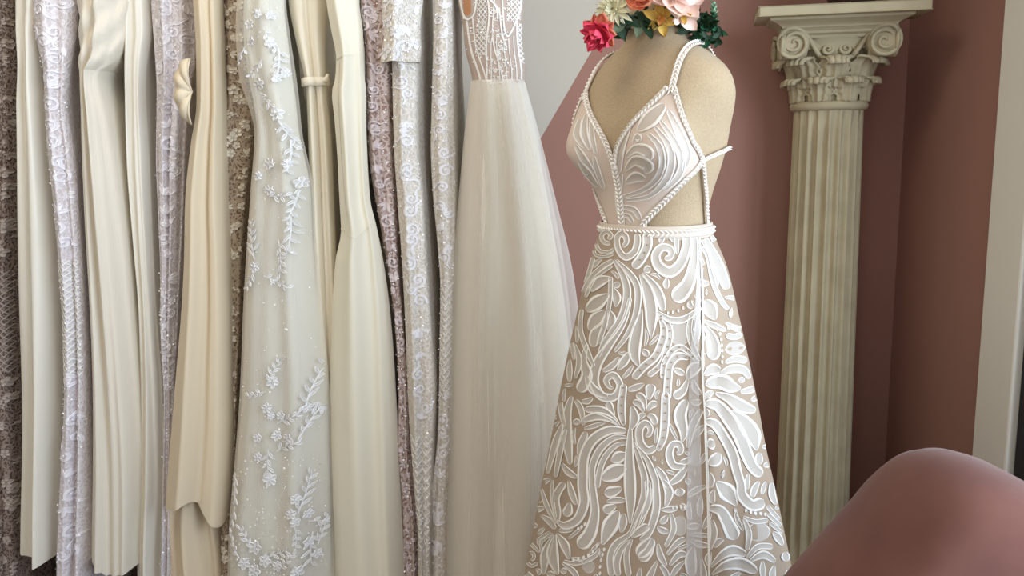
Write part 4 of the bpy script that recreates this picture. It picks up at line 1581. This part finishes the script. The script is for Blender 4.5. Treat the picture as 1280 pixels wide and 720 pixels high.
# small leaves that fill the gaps between the big motifs
OCC = set()
for c, kind, pts, wd in LACE:
    pp = [to_px(c, p) for p in pts]
    if not isinstance(wd, (list, tuple)):
        wd = [wd] * len(pp)
    for x, y, w_ in spline([p + (q,) for p, q in zip([tuple(p) for p in pp], wd)], 2.0):
        r = int(w_ * .62) + 1
        for ix in range(int(x) - r, int(x) + r + 1):
            for iy in range(int(y) - r, int(y) + r + 1):
                OCC.add((ix, iy))
rnd = random.Random(21)
nfill = 0
for _ in range(6000):
    if nfill >= 125:
        break
    y = rnd.uniform(300, 722)
    L, R = interp(SK, y)
    x = rnd.uniform(L + 3, R - 3)
    best = None
    for k in range(8):
        a = k * PI / 8 + rnd.uniform(-.1, .1)
        l0 = l1 = 0
        while l0 < 20 and (int(x - l0 * math.cos(a)), int(y - l0 * math.sin(a))) not in OCC:
            l0 += 1
        while l1 < 20 and (int(x + l1 * math.cos(a)), int(y + l1 * math.sin(a))) not in OCC:
            l1 += 1
        wn = 0
        while wn < 9 and all((int(x + q * wn * math.sin(a)), int(y - q * wn * math.cos(a))) not in OCC for q in (-1, 1)):
            wn += 1
        if best is None or (l0 + l1) * wn > best[0]:
            best = ((l0 + l1) * wn, a, l0, l1, wn)
    sc, a, l0, l1, wn = best
    if l0 + l1 < 9 or wn < 3:
        continue
    c_, s_ = math.cos(a), math.sin(a)
    bd = rnd.uniform(-2.5, 2.5)
    pts = [(x - l0 * c_, y - l0 * s_), (x - bd * s_ + (l1 - l0) * .5 * c_, y + bd * c_ + (l1 - l0) * .5 * s_), (x + l1 * c_, y + l1 * s_)]
    ww = min(9.0, wn * 1.6)
    m = MB()
    stroke(m, skirt_surf, pts, [ww * .35, ww, ww * .6], .0006, 1.6, prof=PROF2)
    if not m.f:
        continue
    m.build('lace_leaf', [M['cord'], M['fill'], M['eyelet']], skirt)
    nfill += 1
    for px_, py_, w_ in spline([p + (q,) for p, q in zip(pts, [ww * .35, ww, ww * .6])], 1.5):
        r = int(w_ * .6) + 2
        for ix in range(int(px_) - r, int(px_) + r + 1):
            for iy in range(int(py_) - r, int(py_) + r + 1):
                OCC.add((ix, iy))
dm = MB()
for c, pts in DASH:
    for p in pts:
        x, y = to_px(c, p)
        stroke(dm, skirt_surf, [(x, y - 2.2), (x, y + 2.2)], 2.6, .002, .8)
o = dm.build('lace_picots', [M['cord'], M['cord']], skirt)
o['kind'] = 'stuff'
# the overlapping edge of the front panel
m = MB()
stroke(m, skirt_surf, [(873, 297), (876, 340), (877, 400), (878, 460), (881, 510), (883, 560), (885, 610), (886, 660), (887, 722)], [2, 2, 2.2, 2.5, 2.5, 3, 3, 3, 3], .0015, 3, lift=.002, mats=(0, 0))
m.build('panel_edge', [M['cord']], skirt)
m = MB()
stroke(m, skirt_surf, [(872, 300), (871, 380), (868, 460), (868, 540), (868, 630), (868, 722)], [3, 6, 11, 16, 20, 22], .0008, 3, lift=.003, prof=FLATP, mats=(0, 0))
m.build('sheer_panel', [M['veil']], skirt)

# ---- lace strokes on the cups
def cup_surf(x, y):
    h, n, i, d = TBVH.ray_cast(CAM, ray(x, y).normalized())
    if h is None:
        return None
    return h + n * OFF, n


CUP = [('leaf', [(803, 178), (800, 172), (795, 180)], [4, 6, 3]), ('leaf', [(786, 196), (798, 186), (812, 190), (813, 200)], [3, 7, 9, 4]),
       ('leaf', [(785, 212), (797, 200), (812, 206), (808, 214)], [3, 8, 9, 3]), ('leaf', [(785, 228), (797, 220), (809, 222)], [3, 9, 4]),
       ('band', [(812, 168), (824, 182), (828, 200), (822, 220), (805, 236), (780, 246)], [3, 5, 5, 5, 4, 3]),
       ('band', [(820, 160), (834, 180), (838, 200), (832, 222), (812, 244), (785, 250)], [3, 5, 6, 6, 4, 3]),
       ('band', [(826, 152), (842, 178), (850, 200), (846, 218), (830, 236)], [3, 5, 6, 6, 3]),
       ('band', [(836, 140), (848, 168), (856, 192), (852, 212)], [4, 7, 7, 3]),
       ('band', [(779, 216), (776, 240), (778, 270)], [4, 6, 5]), ('band', [(790, 160), (778, 188), (776, 215)], [3, 8, 5]),
       ('band', [(780, 258), (795, 262), (802, 274)], [4, 5, 4]), ('band', [(780, 268), (788, 270), (793, 278)], [3, 4, 3]),
       ('leaf', [(800, 165), (815, 150), (832, 132)], [4, 13, 6]),
       ('L', [(728, 150), (724, 170), (733, 185)], [3, 6, 3]), ('L', [(735, 145), (733, 168), (740, 188)], [3, 6, 3]), ('L', [(742, 150), (742, 170), (747, 192)], [3, 5, 3]),
       ('L', [(722, 182), (732, 198), (745, 215)], [3, 6, 3]), ('L', [(726, 200), (738, 216), (750, 232)], [3, 6, 3]), ('L', [(734, 216), (744, 232), (752, 248)], [3, 5, 3]),
       ('L', [(745, 232), (752, 250), (756, 268)], [3, 5, 3]), ('L', [(744, 195), (750, 215), (758, 235)], [3, 5, 3])]
for kind, pts, wd in CUP:
    m = MB()
    stroke(m, cup_surf, pts, [q * 1.6 for q in wd], .0006, 1.5, prof=PROF2)
    if m.f:
        m.build('lace_band' if kind != 'leaf' else 'lace_leaf', [M['cord'], M['fill']], cupL if kind == 'L' else cupR)

# ------------------------------------------------------------------ velvet sofa
SYF, SYB = 1.02, 1.28
out = [(940, 830), (985, 770), (1025, 720), (1070, 670), (1100, 637), (1124, 608), (1145, 589), (1165, 577), (1187, 572), (1210, 573), (1235, 580), (1260, 591), (1300, 612), (1350, 640), (1385, 665)]
sofa = thing('velvet_sofa', 'dusty rose velvet sofa with a rounded sloping back', 'sofa', (.75, 1.15, 0))
prof = spline([(at(x, y, 1.15).x, at(x, y, 1.15).z) for x, y in out], .02)
zb = .12
rows = []
# section across the back: rounded top edge front to rear
ND = 13
for i, (x, z) in enumerate(prof):
    row = [Vector((x, SYF, zb))]
    for j in range(ND):
        a = PI * j / (ND - 1)
        yy = (SYF + SYB) / 2 - (SYB - SYF) / 2 * math.cos(a)
        zz = z - .10 + .10 * math.sin(a) ** .7
        row.append(Vector((x, yy, max(zb, zz))))
    row.append(Vector((x, SYB, zb)))
    rows.append(row)
m = MB().grid(rows)
n = len(rows[0])
m.f += [tuple(range(n)), tuple((len(rows) - 1) * n + k for k in range(n))[::-1]]
m.m += [0, 0]
m.build('backrest', M['velvet'], sofa)
bevel(MB().box((.62, .55, .14), (1.08, SYF - .005, .40)).build('seat', M['velvet'], sofa), .05, 4)
for x in (.45, 1.0):
    for y in (.62, 1.2) if x > .9 else (1.2,):
        MB().tube([(x, y, 0), (x, y, .15)], [.014, .022], 10).build('leg', M['wood'], sofa)


# ------------------------------------------------------------------ lace sewn on the gowns of the rail
def lace_rows(g, parts, ysplit, y0, y1, dy, kinds, size, mats, seed, per=1, names=('lace_motif',)):
    """motifs row by row down the visible lobe; parts = (bodice, skirt)"""
    rnd = random.Random(seed)
    Y0, Y1 = g.rows[0][0], g.rows[-1][0]
    y, row = y0, 0
    while y < y1:
        L, R = interp(g.rows, y)
        n = max(1, int((R - L) * g.Yn / F / (size * 2.1)))
        for k in range(n):
            u = (k + .5 + (.25 if row % 2 else -.25) * (n > 1)) / n + (rnd.uniform(-.06, .06) if n > 1 else rnd.uniform(-.2, .2))
            u = min(max(u, .12), .88)
            f = g.mapper(u, (y + rnd.uniform(-9, 9) - Y0) / (Y1 - Y0))
            m = MB()
            kd = rnd.choice(kinds)
            r = size * rnd.uniform(.8, 1.15)
            if kd == 'scroll':
                sg = rnd.choice((-1, 1))
                a0 = rnd.uniform(0, 6.28)
                pts = spiral2d(0, 0, r * .8, 1.4, a0, sg)
                e = pts[-1]
                ta = a0 + (-sg) * PI / 2
                pts += [(e[0] + r * .7 * math.cos(ta), e[1] + r * .7 * math.sin(ta)), (e[0] + r * 1.5 * math.cos(ta + .5 * sg), e[1] + r * 1.5 * math.sin(ta + .5 * sg))]
                stroke(m, f, pts, [r * .26] * (len(pts) - 1) + [r * .12], .0016, r * .18)
            elif kd == 'flower':
                motif_flower(m, f, r, rnd)
            elif kd == 'spray':
                motif_spray(m, f, r * 2.4, rnd, rnd.uniform(0, 6.28), 6, .0022, r * .5)
            elif kd == 'leaf':
                a = rnd.uniform(0, 6.28)
                for q in (-.7, 0, .7):
                    stroke(m, f, [(0, 0), (r * .7 * math.cos(a + q), r * .7 * math.sin(a + q)), (r * 1.3 * math.cos(a + q), r * 1.3 * math.sin(a + q))], [r * .1, r * .5, r * .1], .0016, r * .2)
            if m.f:
                m.build('lace_' + kd, mats, parts[0] if y < ysplit else parts[1])
        y += dy
        row += 1


def diamonds(g, parent, y0, y1, pitch, wd, mats):
    """crossing cords of a diamond net between two heights"""
    Y0, Y1 = g.rows[0][0], g.rows[-1][0]
    m = MB()
    def f(x, y):
        u, v = g.uv(x, y)
        if u < .04 or u > .96 or y < y0 or y > y1:
            return None
        return g.S(u, v)
    L, R = interp(g.rows, (y0 + y1) / 2)
    y = y0 - 80
    while y < y1 + 80:
        for sg in (-1, 1):
            pts = [(L - 20 + t * (R - L + 40) / 12, y + sg * (t - 6) * (R - L + 40) / 12 * 1.25) for t in range(13)]
            stroke(m, f, pts, wd, .0016, 1.2, mats=(0, 0))
        y += pitch
    if m.f:
        o = m.build('diamond_net', mats, parent)
        o['kind'] = 'stuff'


WH = [M['cord_sparkle'], M['applique_white']]
LV = [M['cord_lav'], M['applique_white']]
lace_rows(g2, g2_parts, 95, -10, 320, 21, ('scroll', 'scroll', 'leaf'), .021, LV, 31)
lace_rows(g2, g2_parts, 95, 470, 720, 21, ('scroll', 'leaf'), .019, LV, 32)
diamonds(g2, g2_parts[1], 325, 470, 8, .9, [M['cord']])
add_sequins(g2, 800, gw2)
lace_rows(g5, g5_parts, 130, -10, 520, 21, ('scroll', 'scroll', 'leaf'), .020, LV, 33)
add_sequins(g5, 700, gw5)
lace_rows(g7, g7_parts, 110, -10, 720, 13, ('flower', 'spray', 'leaf', 'flower'), .012, [M['cord_ivory'], M['cord_ivory']], 34)
lace_rows(g0, g0_parts, 90, 0, 340, 18, ('flower', 'spray', 'leaf'), .014, [M['cord_taupe'], M['cord_taupe']], 35)
lace_rows(g0, g0_parts, 90, 480, 720, 20, ('flower', 'spray'), .014, [M['cord_taupe'], M['cord_taupe']], 36)
diamonds(g0, g0_parts[1], 340, 470, 8, .9, [M['cord_taupe']])
lace_rows(g11, g11_parts, 120, -10, 460, 20, ('scroll', 'scroll', 'leaf'), .018, [M['cord_mauve'], M['cord_mauve']], 37)
lace_rows(g11, g11_parts, 120, 470, 720, 16, ('scroll', 'leaf'), .009, [M['cord_mauve'], M['cord_mauve']], 38)
add_sequins(g11, 500, gw11)
lace_rows(g12, g12_parts, 80, 85, 540, 20, ('scroll', 'scroll', 'leaf'), .018, WH, 39)
diamonds(g12, g12_parts[1], 545, 690, 11, 1.0, [M['cord']])
lace_rows(g12b, (g12b_part, g12b_part), 80, -10, 72, 18, ('scroll', 'leaf', 'flower'), .018, WH, 40)
add_sequins(g12, 900, gw12)
add_sequins(g12b, 400, gw12)
lace_rows(g13, g13_parts, 100, -10, 350, 20, ('scroll', 'leaf'), .017, WH, 41)
lace_rows(g13, g13_parts, 100, 500, 720, 20, ('scroll', 'leaf'), .017, WH, 42)
diamonds(g13, g13_parts[1], 355, 500, 9, .9, [M['cord']])
add_sequins(g13, 900, gw13)

# flower sprays of the tulle gown
f8 = lambda x0, y0: (lambda a, b_: (lambda q: g8o.S(*q) if .02 < q[0] < .98 else None)(g8o.uv(x0 + a, y0 + b_)))
rnd = random.Random(5)


def px_flower(x, y, r, parent):
    m = MB()
    motif_flower(m, f8(x, y), r, rnd, 5, .003)
    if m.f:
        m.build('applique_flower', [M['cord_sparkle'], M['applique']], parent)


def px_spray(x, y, ln, deg, n, parent, lw=3.8):
    m = MB()
    f = f8(x, y)
    ang = math.radians(deg)
    c, s_ = math.cos(ang), math.sin(ang)
    bend = rnd.uniform(-.3, .3)
    P = lambda t: (t * ln * c - bend * ln * t * t * s_, t * ln * s_ + bend * ln * t * t * c)
    stroke(m, f, [P(0), P(.35), P(.7), P(1)], [1.3, 1.2, 1.1, .8], .0016, 2)
    for i in range(n):
        t = (i + 1) / n
        sd = 1 if i % 2 else -1
        bx = P(t * .95)
        ll = ln * .3 * rnd.uniform(.8, 1.2) * (1 - .3 * t)
        aa = ang + sd * rnd.uniform(.5, .95)
        tip = (bx[0] + ll * math.cos(aa), bx[1] + ll * math.sin(aa))
        stroke(m, f, [bx, ((bx[0] + tip[0]) / 2, (bx[1] + tip[1]) / 2), tip], [.6, lw, .6], .0024, 1.5)
    if m.f:
        m.build('applique_spray', [M['cord_sparkle'], M['applique']], parent)


for x, y, r in ((322, 18, 7), (311, 30, 7), (313, 52, 6), (337, 20, 6), (324, 106, 8), (348, 144, 8), (337, 55, 6), (337, 205, 8), (374, 230, 8), (338, 238, 7),
                (360, 205, 6), (323, 220, 6), (318, 335, 7), (340, 478, 8), (333, 510, 7), (350, 520, 6), (360, 548, 7), (338, 520, 5), (345, 545, 7),
                (338, 600, 9), (321, 548, 6), (322, 572, 6), (372, 622, 7), (367, 640, 7), (385, 645, 6), (372, 650, 6), (320, 686, 9), (306, 706, 8), (333, 702, 8), (319, 716, 9), (349, 708, 7), (375, 712, 8), (395, 700, 6), (382, 512, 6), (386, 680, 6), (345, 100, 5), (353, 92, 5)):
    px_flower(x, y, r, g8_over)
for x, y, ln, a, n in ((305, 58, 26, 110, 6), (330, 35, 30, 70, 6), (345, 60, 40, 80, 8), (330, 75, 28, 125, 6), (325, 115, 34, 55, 7), (350, 150, 40, 70, 8), (362, 175, 40, 80, 7),
                       (335, 245, 34, 10, 7), (372, 240, 40, 100, 7), (318, 325, 46, -105, 9), (318, 340, 30, 120, 6), (330, 345, 36, 20, 7), (350, 300, 44, 75, 8), (365, 270, 50, 85, 8),
                       (335, 480, 34, -75, 8), (332, 490, 26, 170, 6), (345, 530, 34, -20, 7), (335, 560, 40, 95, 8), (345, 565, 34, -30, 7), (380, 510, 50, -80, 9), (385, 505, 30, 60, 6), (375, 545, 36, -60, 7),
                       (375, 640, 46, -70, 9), (372, 655, 30, 80, 6), (385, 655, 34, 20, 6), (390, 670, 40, 100, 7), (318, 690, 34, -120, 7), (325, 700, 40, -10, 8), (300, 700, 30, -130, 6), (350, 715, 30, -50, 6), (395, 690, 34, -70, 7), (290, 640, 40, 95, 6), (287, 600, 36, 85, 6)):
    px_spray(x, y, ln, a, n, g8_over)
add_sequins(g8o, 350, gw8, (.75, 1.0))
add_sequins(g8o, 120, gw8, (.0, .75), name='beads')

# open-work bodice of the tulle skirted gown
f14 = lambda x, y: (lambda q: g14.S(*q) if .01 < q[0] < .99 else None)(g14.uv(x, y))
for pts, wd in (([(574, -10), (577, 14), (582, 22), (590, 20), (594, 8), (596, -10)], 3.2), ([(582, 24), (588, 50), (593, 75), (599, 101)], 3), ([(590, 22), (594, 45), (600, 75), (606, 101)], 2.2),
                ([(586, 34), (592, 34)], 2), ([(587, 42), (594, 40)], 2), ([(589, 52), (596, 50)], 2), ([(608, -10), (611, 20), (609, 60), (606, 101)], 3), ([(617, 40), (614, 70), (612, 101)], 1.8), ([(622, 45), (622, 75), (623, 101)], 1.8),
                ([(618, -10), (616, 30), (619, 60), (627, 101)], 2.6), ([(626, -10), (630, 30), (636, 46), (644, 30), (650, 8), (651, -10)], 3), ([(646, 25), (648, 60), (650, 100)], 2.4), ([(637, 48), (637, 75), (638, 101)], 1.8), ([(631, 50), (631, 80), (632, 101)], 1.6), ([(643, 45), (643, 70), (644, 101)], 1.6),
                ([(612, 0), (620, 10), (622, 25)], 4), ([(623, 10), (628, 40), (634, 60)], 3), ([(655, -10), (655, 50), (655, 100)], 2)):
    m = MB()
    stroke(m, f14, pts, wd * .7, .0016, 1.5, mats=(0, 0))
    if m.f:
        m.build('lace_rib', [M['cord']], g14_part)
m = MB()
for x0, x1, y0, y1 in ((595, 609, -10, 70), (632, 651, -10, 28), (648, 656, 28, 80)):
    fb = lambda x, y: f14(x, y) if x0 <= x <= x1 and y0 <= y <= y1 else None
    y = y0 - 20
    while y < y1 + 20:
        for sg in (-1, 1):
            stroke(m, fb, [(x0, y), ((x0 + x1) / 2, y + sg * (x1 - x0) * .6), (x1, y + sg * (x1 - x0) * 1.2)], 1.1, .0016, 1.0, mats=(0, 0))
        y += 6.5
for x0, x1, y0, y1 in ((611, 632, 10, 101),):
    rr = random.Random(77)
    for k in range(70):
        x, y = rr.uniform(x0, x1), rr.uniform(y0, y1)
        a = rr.uniform(0, 6.28)
        stroke(m, f14, [(x, y), (x + 3 * math.cos(a), y + 3 * math.sin(a)), (x + 5 * math.cos(a + .9), y + 5 * math.sin(a + .9))], 1.3, .0012, 1.0, mats=(0, 0))
add_sequins(g14, 160, gw14)
o = m.build('lattice', [M['cord']], g14_part)
o['kind'] = 'stuff'
m = MB()
stroke(m, f14, [(583, -10), (583, 18)], [11, 9], .001, 2, lift=.0002, prof=FLATP)
m.build('armhole_lining', [M['tan'], M['tan']], g14_part)
m = MB()
stroke(m, lambda x, y: (lambda q: g14s.S(q[0], max(q[1], 0)) if .005 < q[0] < .995 else None)(g14s.uv(x, y)), [(589, 104), (610, 104), (630, 103), (655, 101)], 4, .0025, 2)
m.build('waist_seam', [M['cord'], M['tulle_core']], gw14)

# ------------------------------------------------------------------ flower crown on the neck of the dress form
crown = thing('flower_crown', 'garland of silk flowers in pink, coral, peach, cream and yellow around the mannequin neck', 'flower crown', (MX, MY, MZ + .37))


def petal_mesh(ln, wd, cup, curl, ruffle, seed):
    rnd = random.Random(seed)
    rows = []
    NS, NTT = 7, 7
    for i in range(NS):
        s_ = i / (NS - 1)
        w_ = wd * math.sin(min(1, s_ * .92 + .10) * PI) ** .7 * .5
        row = []
        for j in range(NTT):
            t = j / (NTT - 1) * 2 - 1
            z = cup * (t * t) * wd * .5 + curl * ln * s_ * s_ + ruffle * ln * s_ * math.sin(t * 7 + seed)
            row.append(Vector((s_ * ln, t * w_, z)))
        rows.append(row)
    return rows


def flower(name, label, c, axis, rings, core_r, core_mat, seed=0):
    axis = Vector(axis).normalized()
    a = axis.orthogonal().normalized()
    b_ = axis.cross(a)
    core = MB()
    core.lathe([(0, -core_r), (core_r * .7, -core_r * .7), (core_r, 0), (core_r * .7, core_r * .7), (0, core_r)], (0, 0, 0), 12)
    core.v = [c + a * p.x + b_ * p.y + axis * p.z for p in core.v]
    root = core.build(name, core_mat, crown)
    root['label'] = label
    rnd = random.Random(seed)
    for n, tilt, ln, wd, cup, curl, ruf, mat, lift in rings:
        ph = rnd.uniform(0, 6.28)
        for k in range(n):
            an = ph + 2 * PI * k / n + rnd.uniform(-.1, .1)
            tl = math.radians(tilt + rnd.uniform(-7, 7))
            d = (a * math.cos(an) + b_ * math.sin(an))
            X = d * math.sin(tl) + axis * math.cos(tl)
            Z = axis * math.sin(tl) - d * math.cos(tl)
            Yv = Z.cross(X)
            sc = rnd.uniform(.9, 1.1)
            rows = [[c + axis * lift + (X * p.x + Yv * p.y + Z * p.z) * sc for p in r] for r in petal_mesh(ln, wd, cup, curl, ruf, k + seed)]
            o = MB().grid(rows).build('petal', mat, root)
    return root


FD = MY - .075
S1 = FD / F
flower('coral_flower', 'coral red carnation with frilled petals', at(750, 40, FD), (-.45, -.72, -.5),
       [(9, 78, 24 * S1, 17 * S1, .2, -.1, .10, M['p_orange'], -.008), (9, 58, 25 * S1, 17 * S1, .3, .05, .12, M['p_red'], .0), (7, 34, 22 * S1, 14 * S1, .4, .05, .14, M['p_red'], .004), (4, 14, 18 * S1, 12 * S1, .5, .0, .15, M['p_red'], .006)], .005, M['p_red'], 3)
flower('cream_chrysanthemum', 'cream chrysanthemum with thin petals', at(768, 12, FD), (-.3, -.85, .1),
       [(16, 95, 24 * S1, 6 * S1, .4, -.15, .05, M['p_cream'], 0), (14, 70, 22 * S1, 6 * S1, .4, -.1, .05, M['p_cream'], .003), (10, 40, 17 * S1, 6 * S1, .4, .1, .05, M['p_cream'], .005)], .006, M['p_green'], 4)
flower('peach_rose', 'peach orange rose with wrapped petals', at(799, 1, FD - .018), (-.05, -.85, .4),
       [(5, 80, 21 * S1, 24 * S1, .5, .35, .03, M['p_peach'], -.004), (5, 55, 20 * S1, 20 * S1, .6, .5, .03, M['p_peach'], 0), (4, 25, 16 * S1, 16 * S1, .8, .4, .02, M['p_peach'], .002)], .008, M['p_peach'], 5)
flower('blush_peony', 'large pale blush peony', at(843, -6, FD - .015), (.25, -.62, .55),
       [(7, 98, 38 * S1, 34 * S1, .35, .15, .02, M['p_blush'], -.006), (7, 72, 36 * S1, 32 * S1, .45, .35, .02, M['p_blush'], 0), (6, 48, 30 * S1, 26 * S1, .6, .4, .02, M['p_blush'], .002), (5, 22, 22 * S1, 20 * S1, .7, .4, .02, M['p_blush'], .004)], .01, M['p_blush'], 6)
flower('yellow_lily', 'yellow lily with drooping petals', at(826, 22, FD - .005), (-.1, -.9, -.35),
       [(6, 82, 24 * S1, 12 * S1, .5, -.25, .02, M['p_yellow'], 0), (3, 40, 14 * S1, 9 * S1, .5, .1, .02, M['p_apricot'], .002)], .006, M['p_apricot'], 7)
flower('blush_lily', 'pale lily petal with yellow throat', at(852, 18, FD - .012), (.35, -.8, -.45),
       [(3, 62, 25 * S1, 17 * S1, .4, .1, .02, M['p_blush'], 0), (3, 50, 12 * S1, 8 * S1, .4, .1, .02, M['p_yellow'], .002)], .005, M['p_yellow'], 8)


def leaf(c, d, nrm, ln, wd, mat, curl=.1, name='leaf'):
    d = Vector(d).normalized()
    nrm = Vector(nrm)
    Yv = nrm.cross(d).normalized()
    Z = d.cross(Yv)
    rows = [[c + d * p.x + Yv * p.y + Z * p.z for p in r] for r in petal_mesh(ln, wd, .25, curl, .0, 1)]
    return MB().grid(rows).build(name, mat, crown)


rnd = random.Random(11)
for x, y, dx, dz in ((792, 22, -.8, -.3), (800, 24, -.2, -1), (806, 26, .3, -1), (812, 18, .8, -.2), (786, 16, -1, .1), (818, 14, .6, .4), (808, 12, -.5, .6), (798, 16, .5, -.6), (780, 26, -.6, -.7), (822, 12, .9, 0), (770, 28, .4, -.8), (778, 22, .8, -.4)):
    leaf(at(x, y, FD + .008), (dx, -.35, dz), (.1, -1, .3), 26 * S1, 12 * S1, M['leaf_dark'] if rnd.random() < .75 else M['leaf_grey'], rnd.uniform(-.2, .2))
for k in range(80):
    t = rnd.random()
    x = lerp(862, 895, t) + rnd.uniform(-5, 5)
    y = lerp(30, 42, t) + rnd.uniform(-12, 13)
    leaf(at(x, y, FD + .02 + rnd.uniform(-.012, .03)), (rnd.uniform(-1, 1), rnd.uniform(-1, .2), rnd.uniform(-1, .8)), (rnd.uniform(-.5, .5), -1, rnd.uniform(-.5, .5)), rnd.uniform(10, 19) * S1, rnd.uniform(5, 9) * S1, rnd.choice((M['leaf_dark'], M['leaf_dark'], M['leaf_green'])), .1)
for k in range(26):
    t = k / 25
    a = k * 2.4
    c = at(893 - 1.5 * t, 34 - 30 * t, FD + .03)
    r = 9 * (1 - .45 * t)
    leaf(c, (math.cos(a), math.sin(a) * .9, .55), (0, 0, 1), r * S1, 6.5 * (1 - .3 * t) * S1, M['leaf_mint'] if t > .5 else M['leaf_green'], .15, 'succulent_leaf')
MB().tube([at(860, 30, FD + .03), at(880, 40, FD + .03), at(893, 36, FD + .03), at(892, 5, FD + .03)], .002, 6).build('stem', M['leaf_dark'], crown)
ring = [torso(-PI + 2 * PI * k / 40, .385, .012) + Vector((0, 0, .01 * math.sin(k))) for k in range(41)]
MB().tube(ring, .006, 8).build('vine_ring', M['leaf_dark'], crown)
for k in range(40):
    p = ring[k]
    leaf(p, (rnd.uniform(-1, 1), rnd.uniform(-1, 1), rnd.uniform(-.4, .6)), (p - Vector((MX, MY, p.z))), 22 * S1, 10 * S1, M['leaf_dark'], .1)
